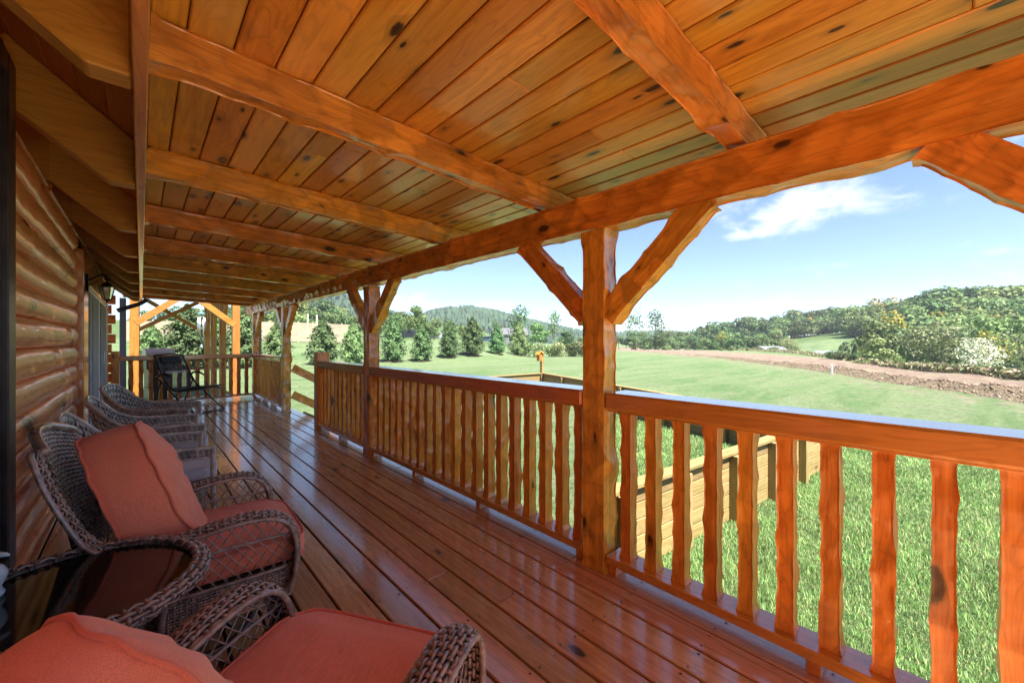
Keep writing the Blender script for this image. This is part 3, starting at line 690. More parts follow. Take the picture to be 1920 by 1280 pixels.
# short grass blades near the porch, where single blades can be made out
def grass():
    n = 340000
    u = rng.random(n); r_ = 2.2+13*u**.95; t_ = np.radians(52+46*rng.random(n))
    x = r_*np.sin(t_); y = r_*np.cos(t_)
    ok = (x > 2.45) & (rng.random(n) > sm(8, 15, r_))
    x, y = x[ok], y[ok]; n = len(x); dist = np.hypot(x, y)
    h = (.018+.05*rng.random(n)**2.2)*(1+.9*(rng.random(n) > .97))*(.8+.35*nz2(x, y, 2.1, 3)*.4)*1.15; w = .0026+.0009*dist
    a = rng.random(n)*2*math.pi; ln_ = (rng.random(n)-.5)*1.5; la = rng.random(n)*2*math.pi
    z = terrain(x, y)
    p0 = np.stack([x-np.cos(a)*w/2, y-np.sin(a)*w/2, z], -1); p1 = np.stack([x+np.cos(a)*w/2, y+np.sin(a)*w/2, z], -1)
    mx = x+np.cos(la)*h*ln_*.35; my = y+np.sin(la)*h*ln_*.35
    p2 = np.stack([mx+np.cos(a)*w*.4, my+np.sin(a)*w*.4, z+h*.6], -1); p3 = np.stack([mx-np.cos(a)*w*.4, my-np.sin(a)*w*.4, z+h*.6], -1)
    p4 = np.stack([x+np.cos(la)*h*ln_, y+np.sin(la)*h*ln_, z+h], -1)
    V = np.stack([p0, p1, p2, p3, p4], 1).reshape(-1, 3)
    b = np.arange(n)*5
    T = np.concatenate([np.stack([b, b+1, b+2], -1), np.stack([b, b+2, b+3], -1), np.stack([b+3, b+2, b+4], -1)])
    mi = np.tile(rng.integers(0, 3, n), 3)
    mats = [leafmat('grass_green', (.155, .27, .085), .5, .3), leafmat('grass_light', (.25, .35, .13), .5, .3), leafmat('grass_straw', (.30, .29, .15), .5, .3)]
    mi = np.where(mi == 2, (np.tile(rng.random(n), 3) < .45)*1+1, mi)
    o = link('grass', quads_mesh('grass', V, T, mats, mi=mi)); tag(o, kind='stuff')
def leafmat(name, col, rough=.6, trans=.25, var=.25, nscale=1.5):
    m, nt, N, L, P = newmat(name)
    oi = nd(N, 'ShaderNodeObjectInfo'); ge = nd(N, 'ShaderNodeNewGeometry')
    tc = nd(N, 'ShaderNodeTexCoord'); n = nd(N, 'ShaderNodeTexNoise'); n.inputs['Scale'].default_value = nscale; n.inputs['Detail'].default_value = 2; L.new(tc.outputs['Object'], n.inputs['Vector'])
    c = mixc(N, L, ramp(N, L, n.outputs['Fac'], [(.3, 0.), (.7, 1.)]), tuple(x*(1-var) for x in col), tuple(min(1, x*(1+var)) for x in col))
    hs = nd(N, 'ShaderNodeHueSaturation'); L.new(c, hs.inputs['Color'])
    rr = nd(N, 'ShaderNodeMapRange'); L.new(ge.outputs['Random Per Island'], rr.inputs['Value']); rr.inputs['To Min'].default_value = .65; rr.inputs['To Max'].default_value = 1.4
    mm = nd(N, 'ShaderNodeMath', operation='MULTIPLY'); L.new(rr.outputs[0], mm.inputs[0])
    r2 = nd(N, 'ShaderNodeMapRange'); L.new(oi.outputs['Random'], r2.inputs['Value']); r2.inputs['To Min'].default_value = .62; r2.inputs['To Max'].default_value = 1.4; L.new(r2.outputs[0], mm.inputs[1]); L.new(mm.outputs[0], hs.inputs['Value'])
    f3 = nd(N, 'ShaderNodeMath', operation='FRACT'); m5 = nd(N, 'ShaderNodeMath', operation='MULTIPLY'); L.new(oi.outputs['Random'], m5.inputs[0]); m5.inputs[1].default_value = 5.7; L.new(m5.outputs[0], f3.inputs[0])
    r3 = nd(N, 'ShaderNodeMapRange'); L.new(f3.outputs[0], r3.inputs['Value']); r3.inputs['To Min'].default_value = .465; r3.inputs['To Max'].default_value = .53; L.new(r3.outputs[0], hs.inputs['Hue'])
    L.new(hs.outputs[0], P.inputs['Base Color']); P.inputs['Roughness'].default_value = rough; P.inputs['Specular IOR Level'].default_value = .25
    if trans > 0:
        tr = nd(N, 'ShaderNodeBsdfTranslucent'); L.new(hs.outputs[0], tr.inputs['Color']); mx = nd(N, 'ShaderNodeMixShader'); mx.inputs[0].default_value = trans
        out = [x for x in N if x.type == 'OUTPUT_MATERIAL'][0]
        L.new(P.outputs[0], mx.inputs[1]); L.new(tr.outputs[0], mx.inputs[2]); L.new(mx.outputs[0], out.inputs['Surface'])
    return m
grass()

# ------------------------------------------------------------------ trees
M_bark = plain('bark', (.13, .10, .075), .9, noise=.3, nscale=8, bump=.5)
M_barkp = plain('pale_bark', (.30, .27, .22), .9, noise=.3, nscale=6)
L_dark = leafmat('leaf_dark', (.055, .105, .040), trans=.2, nscale=.4)
L_mid = leafmat('leaf_mid', (.090, .150, .052), trans=.25, nscale=.4)
L_lite = leafmat('leaf_light', (.145, .205, .07), trans=.3, nscale=.4)
L_yel = leafmat('leaf_yellow', (.30, .24, .045), trans=.3, nscale=.5)
L_pale = leafmat('leaf_pale', (.23, .27, .15), trans=.25, nscale=.5)
L_blos = leafmat('blossom', (.62, .62, .52), trans=.2, nscale=.8)
L_arb = leafmat('arborvitae_leaf', (.105, .195, .075), trans=.25, nscale=1.2)
def leaves(centers, size, r, up=.0, elong=1.0, out=None):
    """tri/quad leaf clumps at centers"""
    n = len(centers); nrm = r.normal(size=(n, 3)); nrm[:, 2] += up; nrm = nrm if out is None else nrm*.55+out*1.0; nrm /= np.linalg.norm(nrm, axis=1)[:, None]
    a = np.cross(nrm, r.normal(size=(n, 3))); a /= np.linalg.norm(a, axis=1)[:, None]; b = np.cross(nrm, a)
    s = size*(.6+.8*r.random(n))[:, None]
    c = centers
    P = np.stack([c-a*s*elong*.5, c-b*s*.33+nrm*s*.1, c+a*s*elong*.5, c+b*s*.33+nrm*s*.1], 1).reshape(-1, 3)
    i = np.arange(n)*4; return P, np.stack([i, i+1, i+2, i+3], -1)
def crown_pts(kind, n, r, nl=14):
    """points in a unit-height crown: z 0..1, radius about .5"""
    if kind == 'conic':
        z = r.random(n)**.9; rad = .5*(1-z)**.75*(.55+.45*np.minimum(1, z/.12)); a = r.random(n)*2*math.pi
        whorl = 1+.16*np.sin(z*38+3*np.sin(a*3))+.10*np.sin(a*7+z*9)
        rr = rad*whorl*np.sqrt(.35+.65*r.random(n)); return np.stack([rr*np.cos(a), rr*np.sin(a), z], -1), np.stack([np.cos(a), np.sin(a), np.full(n, .8)], -1)
    if kind == 'arb':
        z = r.random(n)**.85; prof = np.interp(z, [0, .06, .2, .45, .7, .88, 1], [.26, .42, .50, .43, .28, .13, .02]); a = r.random(n)*2*math.pi
        q1, q2, q3 = r.random(3)*6; lump = 1+.24*np.sin(a*4+z*11+q1)+.18*np.sin(a*7-z*19+q2)+.16*np.sin(z*31+2*np.sin(a*2+q3))+.13*r.normal(size=n)
        rr = prof*lump*np.sqrt(.25+.75*r.random(n)); return np.stack([rr*np.cos(a), rr*np.sin(a), z], -1), np.stack([np.cos(a), np.sin(a), np.full(n, .7)+.6*np.sin(z*60+a*3)], -1)
    # lobed deciduous crown
    C_ = []; 
    for _ in range(nl):
        z = r.uniform(.12, .88); R_ = .34*math.sin(math.pi*min(max(z, .08), .95)**.8)**.6 if kind != 'wide' else .44*math.sin(math.pi*z)**.5
        a = r.random()*2*math.pi; q = R_*math.sqrt(r.random())
        C_.append((q*math.cos(a), q*math.sin(a), z, r.uniform(.13, .25)))
    C_ = np.array(C_); w = C_[:, 3]**2; j = r.choice(nl, n, p=w/w.sum())
    d = r.normal(size=(n, 3)); d /= np.linalg.norm(d, axis=1)[:, None]; q = C_[j, 3]*(.62+.42*r.random(n))
    P = C_[j, :3]+d*q[:, None]; P[:, 2] = np.clip(P[:, 2], 0.02, 1.02); return P, d+.5*np.stack([P[:, 0], P[:, 1], P[:, 2]-.5], -1)*2
def make_crown(name, kind, n, size, W_, H_, mats, seed, z0=.0, nl=14, up=.3):
    r = np.random.default_rng(seed); P, O_ = crown_pts(kind, n, r, nl); O_ = O_/(np.linalg.norm(O_, axis=1)[:, None]+1e-9); P = P*np.array([W_, W_, H_])+np.array([0, 0, z0])
    V, F = leaves(P, size, r, up*.5, out=O_); mi = r.choice(len(mats), len(F), p=[.6, .4] if len(mats) == 2 else None) if len(mats) > 1 else None
    return quads_mesh(name, V, F, mats, mi=mi)
def make_trunk(name, h, r0, mat, seed, top=.8, nb=6, spread=.2):
    r = np.random.default_rng(seed); mb = MB()
    pts = [(0, 0, -.4)]; x = y = 0
    for i in range(1, 8): x += r.normal()*h*.008; y += r.normal()*h*.008; pts.append((x, y, h*top*i/7))
    mb.tube(pts, np.linspace(r0, r0*.25, 8), 7)
    for k in range(nb):
        j = r.integers(3, 7); p = pts[j]; a = r.random()*2*math.pi; l = h*spread*r.uniform(.6, 1.1)
        mb.tube([p, (p[0]+math.cos(a)*l*.5, p[1]+math.sin(a)*l*.5, p[2]+l*.4), (p[0]+math.cos(a)*l, p[1]+math.sin(a)*l, p[2]+l*.9)], [r0*.35, r0*.2, r0*.07], 5)
    return mb.mesh(name, mat, True)
def place(px, d, dz=0):
    """world position along the sight line of photo column px at depth d"""
    r_ = ray(px, 640); x, y = r_.x*d, r_.y*d; return x, y, float(terrain(x, y))+dz
def zat(py, d): return CAMZ+(640-py)/755*d
def tree(label, cat, grp, x, y, z, crown, trunk, sc=(1, 1, 1), rz_=None):
    t = thing('tree' if cat == 'tree' else cat.replace(' ', '_'), (x, y, z), label, cat, grp, rz_ if rz_ is not None else random.random()*6.28)
    t.scale = sc
    link('trunk', trunk, t); link('crown', crown, t); return t
# row of arborvitae
arbs = [make_crown('arb_crown', 'arb', 6500, .17, 2.1, 3.75, [L_arb, L_mid], 40+k, .12, up=.8) for k in range(6)]
arbt = make_trunk('arb_trunk', 3.9, .07, M_bark, 3, .8, 2, .1)
rows = [(285, 26.5, 608, 'behind the left end of the porch rail, under the scissor braces'), (352, 27.5, 570, 'behind the hanging wind chime'), (402, 29, 580, 'between the far timber posts'), (455, 29.5, 566, 'directly behind the far porch corner'), (520, 31, 600, 'seen between corner post and stair post'), (606, 33.5, 597, 'standing alone above the stair newel'), (662, 34.5, 603, 'left of the second post'), (737, 37, 598, 'just right of the second post'), (791, 38, 607, 'fourth from the right end of the row'), (842, 41, 606, 'slightly leaner, third from the right end of the row'), (886, 43, 594, 'tallest dark one with brown patches inside, near the right end of the row'), (932, 47.5, 608, 'second from the right end of the row'), (972, 53, 603, 'last at the right end of the row')]
for k, (px, d, ty, lab) in enumerate(rows):
    x, y, z = place(px, d); h = zat(ty, d)-z; s_ = h/3.9
    w = {402: .75, 455: .9, 285: 1.2, 606: 1.12, 352: 1.15}.get(px, 1.0)
    t = tree('young arborvitae '+lab, 'tree', 'row of young evergreens along the lawn', x, y, z, arbs[k*5 % 6], arbt, (s_*w, s_*w, s_), k*1.9)
    mu = MB(); mu.lathe([(0, .06), (.5, .05), (.75, .02), (.85, -.02)], 14); link('mulch_ring', mu.mesh('mulch_ring', plain('mulch', (.09, .06, .035), .95, noise=.4, nscale=30) if k == 0 else bpy.data.materials['mulch']), t, (0, 0, .02))

# deciduous prototypes, 1 m wide unit scaled later (crowns about 9 m high)
def proto(kind, mats, n, size, seed, nl=11, pale=False):
    return (make_crown('crown_mesh', kind, n, size, 8.5, 7.6, mats, seed, 2.4, nl), make_trunk('trunk_mesh', 10, .17, M_barkp if pale else M_bark, seed))
P_dark = [proto('dec', [L_dark, L_mid], 1500, .62, 60+k) for k in range(3)]
P_mid = [proto('dec', [L_mid, L_lite], 1500, .60, 70+k) for k in range(3)]
P_lite = [proto('dec', [L_lite, L_mid], 1500, .58, 80+k) for k in range(2)]
P_wide = [proto('wide', [L_mid, L_lite], 2300, .55, 90+k, 20, True) for k in range(2)]
P_yel = [proto('dec', [L_yel, L_lite], 1400, .55, 95)]
P_pale = [proto('wide', [L_pale, L_lite], 2200, .42, 97, 18, True)]
P_blos = [proto('wide', [L_blos, L_pale], 2000, .38, 98, 18, True)]
P_con = [(make_crown('conifer_crown', 'conic', 2200, .45, 5.0, 9.5, [L_dark, L_mid], 110, .4), make_trunk('trunk_mesh', 10, .15, M_bark, 5, .9, 0))]
P_thin = [proto('dec', [L_mid, L_dark], 420, .5, 120+k, 9) for k in range(2)]
P_bush = [(make_crown('shrub_crown', 'dec', 1300, .16, 2.4, 1.9, [L_mid, L_lite], 130, -.1, 12), make_trunk('trunk_mesh', 1.5, .04, M_bark, 6, .8, 4, .4)), (make_crown('shrub_crown', 'dec', 1300, .16, 2.4, 1.9, [L_lite, L_pale], 131, -.1, 12), make_trunk('trunk_mesh', 1.5, .04, M_bark, 7, .8, 4, .4))]
kinds = {'dark': (P_dark, 'dark green'), 'mid': (P_mid, 'green'), 'lite': (P_lite, 'light green'), 'wide': (P_wide, 'broad round headed green'), 'yel': (P_yel, 'yellowing'), 'pale': (P_pale, 'pale olive'), 'blos': (P_blos, 'white blossoming'), 'con': (P_con, 'dark conifer'), 'thin': (P_thin, 'thin open crowned')}
def wt(kind, px, d, ty, label, grp=None, w=1.0, base=None, yb=None):
    """tree on column px at depth d with its top at photo row ty"""
    x, y, z = place(px, d)
    if yb is not None: z = zat(yb, d)
    h = max(zat(ty, d)-z, 2.0); P_ = random.choice(kinds[kind][0]); s_ = h/10.2
    return tree(label, 'tree', grp, x, y, z, P_[0], P_[1], (s_*w, s_*w, s_))
# wooded hill at the right: rows of trees climbing the slope
sky_ = lambda px: np.interp(px, [1130, 1180, 1240, 1280, 1330, 1400, 1460, 1500, 1560, 1600, 1650, 1700, 1760, 1800, 1860, 1920, 1990], [628, 626, 626, 620, 608, 598, 588, 582, 578, 574, 562, 555, 543, 537, 535, 533, 533])
hill = 'trees covering the wooded hillside'
LH = {'dark': 'dark green tree on the wooded hill', 'mid': 'mid green tree on the wooded hill', 'lite': 'light green tree on the wooded hill', 'wide': 'broad crowned tree on the wooded hill', 'yel': 'yellowing tree on the wooded hill', 'con': 'dark conifer on the wooded hill'}
n_h = 0; RW = [' skyline', ' below skyline', ' mid slope', ' lower slope', ' foot']
for row, (f, dd) in enumerate([(0.0, 168), (.22, 152), (.42, 136), (.6, 118), (.78, 100)]):
    px = 1190 if row < 3 else 1190
    while px < 1985:
        step_ = (11 if row < 2 else 15)*(1+.4*random.random())*(1+.35*(px > 1700))
        s0 = float(sky_(px)); base_y = 655
        ty = s0+(base_y-s0)*f*.82+random.uniform(-5, 5)
        inmeadow = (1462+row*4 < px < 1640) and row >= 2
        if not inmeadow:
            if px < 1480: kd = random.choice(['dark', 'mid', 'mid', 'dark', 'mid', 'con'] if row else ['dark', 'mid', 'thin'])
            else: kd = random.choice(['dark', 'mid', 'lite', 'wide', 'wide', 'mid'] if random.random() > .06 else ['yel'])
            dj = dd*(1+random.uniform(-.03, .03))*(.62 if px > 1700 else .8 if px > 1600 else 1)
            x, y, z = place(px, dj)
            hgt = zat(ty, dj)-z; mx = 15 if px < 1600 else 13
            zb = z if hgt < mx else zat(ty, dj)-mx
            zb -= 2.5; wt(kd, px, dj, ty, LH.get(kd, 'thin open tree on the wooded hill')+RW[row]+(', left of the meadow' if px < 1480 else ', above the meadow' if px < 1628 else ', right of the meadow'), hill, random.uniform(1.0, 1.35), yb=640-(zb-CAMZ)/dj*755); n_h += 1
        px += step_
for px in range(1488, 1640, 13): wt(random.choice(['dark', 'mid']), px, 147, float(sky_(px))+random.uniform(14, 24), 'tree in the dense row above the sloping meadow', 'tree row above the sloping meadow', 1.5)
# nearer individual trees on the right edge of the field
for a in [('lite', 1650, 62, 596, 'light green round tree at the left corner of the hill wood', 1.0), ('yel', 1672, 70, 584, 'golden topped tree at the near edge of the hill wood', 1.0), ('lite', 1652, 47, 632, 'bushy bright green tree above the white stake', 1.2),
          ('pale', 1768, 40, 600, 'pale olive tree with visible branches, wide crown', 1.15), ('blos', 1826, 33, 634, 'small tree covered in white blossom at the edge of the dirt field', 1.1), ('yel', 1862, 38, 620, 'orange and yellow tree right of the blossoming tree', .9),
          ('wide', 1905, 44, 585, 'large round tree at the right edge of the view', 1.2), ('pale', 1930, 34, 612, 'pale green tree cut by the right picture edge', 1.0), ('mid', 1720, 52, 600, 'green tree behind the pale olive tree', 1.0), ('dark', 1590, 66, 640, 'low dark pine clump below the meadow', .7),
          ('con', 1576, 68, 646, 'short dark conifer at the foot of the meadow', 1.1), ('con', 1604, 66, 643, 'second short dark conifer at the foot of the meadow', 1.1),
          ('pale', 1478, 78, 632, 'silvery shrubby tree beside the metal barn roof', 1.3), ('yel', 1352, 105, 620, 'yellow tree in front of the wood at the far field edge', 1.0), ('pale', 1492, 80, 640, 'olive shrubby tree left of the meadow', .9),
          ('thin', 1192, 95, 578, 'tall thin open tree right of the nearest post', .8), ('thin', 1228, 98, 580, 'tall thin tree with layered dark crown', 1.0), ('dark', 1232, 96, 618, 'dark lower tree under the layered tall one', 1.0),
          ('thin', 1040, 75, 582, 'tall thin tree with sparse crown left of the nearest post', .8), ('thin', 975, 78, 572, 'tall dark layered tree above the end of the evergreen row', 1.1), ('thin', 930, 82, 590, 'small thin tree against the blue hill', .6), ('mid', 1010, 70, 606, 'green tree behind the end of the evergreen row', 1.2), ('mid', 1060, 78, 615, 'green tree left of the nearest post', 1.3),
          ('lite', 776, 68, 572, 'tall light green tree rising above the evergreen row', 1.0), ('lite', 800, 72, 600, 'light green tree behind the evergreen row', 1.2), ('mid', 845, 75, 597, 'round green tree behind the middle of the row', 1.3), ('mid', 740, 66, 590, 'green tree right behind the second post', 1.1)]:
    wt(a[0], a[1], a[2], a[3], a[4], None, a[5])
# woods at the left behind the board fence
RF = [', farthest row', ', middle row', ', nearest row']
for row, dd in enumerate((96, 84, 74)):
    px = 250
    while px < 900:
        top = np.interp(px, [250, 380, 480, 560, 620, 650, 700, 760, 830, 900], [585, 575, 560, 556, 566, 588, 580, 588, 600, 606])+row*9+random.uniform(-5, 5)
        kd = random.choice(['mid', 'lite', 'dark', 'mid'])
        if not (670 < px < 700 and row == 2): wt(kd, px, dd*(1+random.uniform(-.03, .03)), top, LH[kd].replace('on the wooded hill', 'in the wood behind the board fence')+RF[row], 'wood behind the board fence', random.uniform(.9, 1.25))
        px += 24*(1+.4*random.random())
# low trees along the far horizon between the post and the hill
px = 1090
while px < 1260:
    wt(random.choice(['mid', 'dark']), px, random.uniform(118, 130), random.uniform(628, 634), 'low distant tree along the far field edge', 'low trees along the far field edge', 1.6); px += 14
# shrubs along field edges
def shrub(px, d, ty, lab, grp, k=0, w=1.0):
    x, y, z = place(px, d); s_ = max(zat(ty, d)-z, .5)/1.9; P_ = P_bush[k]
    return tree(lab, 'shrub', grp, x, y, z, P_[0], P_[1], (s_*w, s_*w, s_))
for i, px in enumerate([992, 1010, 1030, 1048, 1066, 1084, 1104]):
    shrub(px, random.uniform(52, 57), random.uniform(632, 646), 'leafy shrub in the hedge at the end of the evergreen row', 'hedge shrubs beyond the lawn', i % 2, 1.1)
for i, px in enumerate([1560, 1580, 1600, 1622, 1640, 1665, 1690, 1712, 1735, 1752, 1775, 1795, 1845, 1870, 1895, 1918, 1945]):
    d = np.interp(px, [1560, 1640, 1780, 1945], [46, 34, 28, 25]); shrub(px, d, np.interp(px, [1560, 1640, 1780, 1945], [656, 670, 684, 690])+random.uniform(-5, 4), 'low green shrub along the edge of the dirt field', 'shrubs edging the dirt field', i % 2, 1.4)
for i, px in enumerate([1350, 1372, 1400, 1420, 1452, 1475]):
    shrub(px, 88, random.uniform(644, 652), 'shrub at the far edge of the field', 'shrubs at the far edge of the field', i % 2, 1.6)
# tall weeds on the far margin of the dirt
def weeds():
    n = 26000; t_ = np.radians(rng.uniform(66, 97, n)); thd = np.degrees(t_)
    c_ = np.exp(tab(cr, thd)); r_ = c_*(0.92+.16*rng.random(n)); x = r_*np.sin(t_); y = r_*np.cos(t_); z = terrain(x, y)
    P = np.stack([x, y, z+rng.random(n)*.45*(.4+.6*(nz2(x, y, .5, 4) > 0))], -1); V, F = leaves(P, .22, rng, .2)
    o = link('weeds', quads_mesh('weeds', V, F, [L_pale, L_lite, leafmat('dry_weed', (.30, .25, .15), trans=.1)], mi=rng.integers(0, 3, len(F)))); tag(o, kind='stuff')
    n = 9000; t_ = np.radians(rng.uniform(60, 98, n)); d_ = np.exp(tab(lo, np.degrees(t_))); r_ = d_*(.98+.22*rng.random(n)); x = r_*np.sin(t_); y = r_*np.cos(t_); z = terrain(x, y)
    mb = MB(); s = .012+.05*rng.random(n)**4; P = np.stack([x, y, z+s*.3], -1)
    o8 = np.array([(1,0,0),(-1,0,0),(0,1,0),(0,-1,0),(0,0,1),(0,0,-1)], float); V = (P[:, None, :]+o8[None]*s[:, None, None]*(.6+.8*rng.random((n, 6, 1)))).reshape(-1, 3)
    fa = np.array([(0,2,4),(2,1,4),(1,3,4),(3,0,4),(2,0,5),(1,2,5),(3,1,5),(0,3,5)]); F = (np.arange(n)[:, None, None]*6+fa[None]).reshape(-1, 3)
    o = link('soil_clods', quads_mesh('soil_clods', V, F, [plain('clod_dark', (.12, .085, .06), .95), plain('clod_red', (.25, .17, .125), .95), plain('stone_pale', (.36, .32, .28), .9)], mi=np.repeat(rng.choice(3, n, p=[.62, .34, .04]), 8))); tag(o, kind='stuff')
weeds()
# far blue hill and a low ridge
def ridge(name, pts, d, seed, lump, mats, nx=300):
    """long hill whose crest follows (px,row) at depth d, rounded back and canopy bumps"""
    r = np.random.default_rng(seed); pxs = np.linspace(pts[0][0], pts[-1][0], nx); tops = np.interp(pxs, [p[0] for p in pts], [p[1] for p in pts])
    V = []; nr = 26
    for i, (px, ty) in enumerate(zip(pxs, tops)):
        r0 = ray(px, 640); zt = CAMZ+(640-ty)/755*d
        for j in range(nr):
            t_ = j/(nr-1); dd = d*(1+.5*(t_-.5)); zz = (zt+12)*math.sin(math.pi*min(1, t_*1.0))**.8-12
            b = lump*(r.random()-.3)*(1 if 0 < j < nr-1 else 0)
            V.append((r0.x*dd+r.normal()*lump*.3, r0.y*dd, zz+b))
    i = np.arange(nx-1)[:, None]*nr; k = np.arange(nr-1)[None, :]
    F = np.stack([i+k, i+nr+k, i+nr+k+1, i+k+1], -1).reshape(-1, 4)
    o = link(name, quads_mesh(name, V, F, mats)); tag(o, kind='structure'); return o
M_far = plain('far_forest', (.032, .060, .030), .95, noise=.35, nscale=.05, spec=.1)
ridge('distant_hill', [(640, 636), (720, 618), (790, 590), (830, 580), (860, 577), (890, 577), (925, 584), (960, 592), (1010, 605), (1070, 618), (1150, 630)], 520, 1, 5.0, M_far)
ridge('far_ridge', [(1060, 630), (1140, 626), (1200, 622), (1260, 622), (1310, 626), (1400, 632), (1500, 640)], 640, 2, 5.0, M_far)
ridge('left_hill', [(380, 610), (480, 572), (560, 548), (610, 545), (650, 556), (700, 575), (780, 600)], 420, 3, 5.0, M_far)

# ------------------------------------------------------------------ board fence beyond the evergreens
fn = thing('board_fence', (0, 0, 0), 'long pale horizontal board fence behind the row of evergreens', 'fence')
FA = Vector((*place(232, 47)[:2], 0)); FB = Vector((*place(668, 47.5)[:2], 0)); nseg = 16
slat_me = None; segv = (FB-FA)/nseg; fa_ = math.atan2(segv.y, segv.x); sl_len = segv.length
mb = MB(); mb.box(0, sl_len-.01, -.012, .012, 0, .135); slat_me = mb.mesh('slat', M_fence)
mb = MB(); mb.box(-.06, .06, -.07, -.015, -.3, 2.45); post_me = mb.mesh('post', M_fence)
for s_ in range(nseg):
    p = FA+segv*s_; z = float(terrain(p.x, p.y)); q = p+segv; z2 = float(terrain(q.x, q.y))
    link('post', post_me, fn, (p.x, p.y, z), (0, 0, fa_))
    for k in range(14): link('slat', slat_me, fn, (p.x, p.y, z+.06+k*.162), (0, -math.atan2(z2-z, sl_len), fa_))
link('post', post_me, fn, (FB.x, FB.y, float(terrain(FB.x, FB.y))), (0, 0, fa_))
for px, ty, lab in ((577, 588, 'left and taller of two pale poles standing behind the board fence'), (594, 590, 'right and shorter of two pale poles standing behind the board fence')):
    x, y, z = place(px, 52); mb = MB(); mb.tube([(0, 0, -.3), (0, 0, zat(ty, 52)-z)], .09, 8); tag(mb.obj('pole', plain('pale_pole', (.62, .56, .44), .8) if px == 577 else bpy.data.materials['pale_pole'], None, (x, y, z)), lab, 'pole')
# ------------------------------------------------------------------ haze
hz = MB(); hz.box(-960, 960, -960, 960, -45, 75)
mh, nt, N, L, P = newmat('haze_air'); N.remove(P)
pv = N.new('ShaderNodeVolumePrincipled'); pv.inputs['Color'].default_value = (.80, .90, 1, 1); pv.inputs['Density'].default_value = HAZE = 0.00042; pv.inputs['Anisotropy'].default_value = 0.2
L.new(pv.outputs[0], [x for x in N if x.type == 'OUTPUT_MATERIAL'][0].inputs['Volume'])
tag(hz.obj('haze', mh), kind='stuff')
#@@PART3
# ------------------------------------------------------------------ wicker weaving
M_wick = plain('brown_wicker', (0.25, 0.19, 0.165), 0.24, 0, coat=.8, noise=.45, nscale=28, spec=.7)
M_wick_d = plain('dark_wicker_core', (0.03, 0.018, 0.014), 0.6)
M_wgrey = plain('weathered_wicker', (0.44, 0.39, 0.36), 0.3, 0, coat=.6, noise=.4, nscale=22, spec=.6)
def weave(mb, Sf, nu, nv, amp=.0035, wu=.85, wv=.85, off=0.0, sub=2, flat=.0022, u0=0, u1=1, v0=0, v1=1, skip=None):
    """strands along u (nv of them) and along v (nu of them) passing over and under each other on the surface Sf(u,v)->xyz"""
    def strands(n_a, n_b, along_u, w_fr, phase):
        A = (np.arange(n_a)+.5)/n_a            # which strand
        T = np.linspace(0, 1, n_b*sub+1)
        AA, TT = np.meshgrid(A, T, indexing='ij')
        if along_u: U = TT; Vv = AA
        else: U = AA; Vv = TT
        U = u0+U*(u1-u0); Vv = v0+Vv*(v1-v0)
        P = Sf(U, Vv); e = 1e-3
        du = Sf(U+e, Vv)-Sf(U-e, Vv); dv = Sf(U, Vv+e)-Sf(U, Vv-e)
        Nn = np.cross(du, dv); Nn /= np.linalg.norm(Nn, axis=-1)[..., None]+1e-12
        side = dv if along_u else du; sl_ = np.linalg.norm(side, axis=-1)[..., None]
        half = sl_/(2*e)*((v1-v0) if along_u else (u1-u0))/n_a*w_fr*.5; side = side/(sl_+1e-12)
        k = np.arange(n_a)[:, None]; ph = math.pi*(TT*n_b-.5)+math.pi*k+phase
        h = (amp*np.cos(ph)+off)[..., None]
        c = P+Nn*h
        R_ = np.stack([c-side*half, c+Nn*flat, c+side*half, c-Nn*flat*.6], 2)    # n_a, nt, 4, 3
        nt_ = len(T); V = R_.reshape(-1, 3)
        a = (np.arange(n_a)*nt_*4)[:, None, None]; t = (np.arange(nt_-1)*4)[None, :, None]; q = np.arange(4)[None, None, :]; q2 = (q+1) % 4
        F = np.stack([a+t+q, a+t+q2, a+t+4+q2, a+t+4+q], -1).reshape(-1, 4)
        mb.add(V, F)
    strands(nv, nu, True, wu, 0); strands(nu, nv, False, wv, math.pi)
def spline(pts, n):
    """Catmull-Rom through pts, n samples, as callable on 0..1 too"""
    P = np.array(pts, float); P = np.vstack([2*P[0]-P[1], P, 2*P[-1]-P[-2]]); m = len(P)-3
    seg = np.linalg.norm(P[2:-1]-P[1:-2], axis=1); cum = np.concatenate([[0], np.cumsum(seg)]); cum /= cum[-1]
    def f(t):
        t = np.clip(np.asarray(t, float), -.02, 1.02); i = np.clip(np.searchsorted(cum, t, side='right')-1, 0, m-1)
        x = (t-cum[i])/(cum[i+1]-cum[i]); x = x[..., None]
        p0, p1, p2, p3 = P[i], P[i+1], P[i+2], P[i+3]
        return .5*((2*p1)+(-p0+p2)*x+(2*p0-5*p1+4*p2-p3)*x*x+(-p0+3*p1-3*p2+p3)*x**3)
    return f
FABR = None
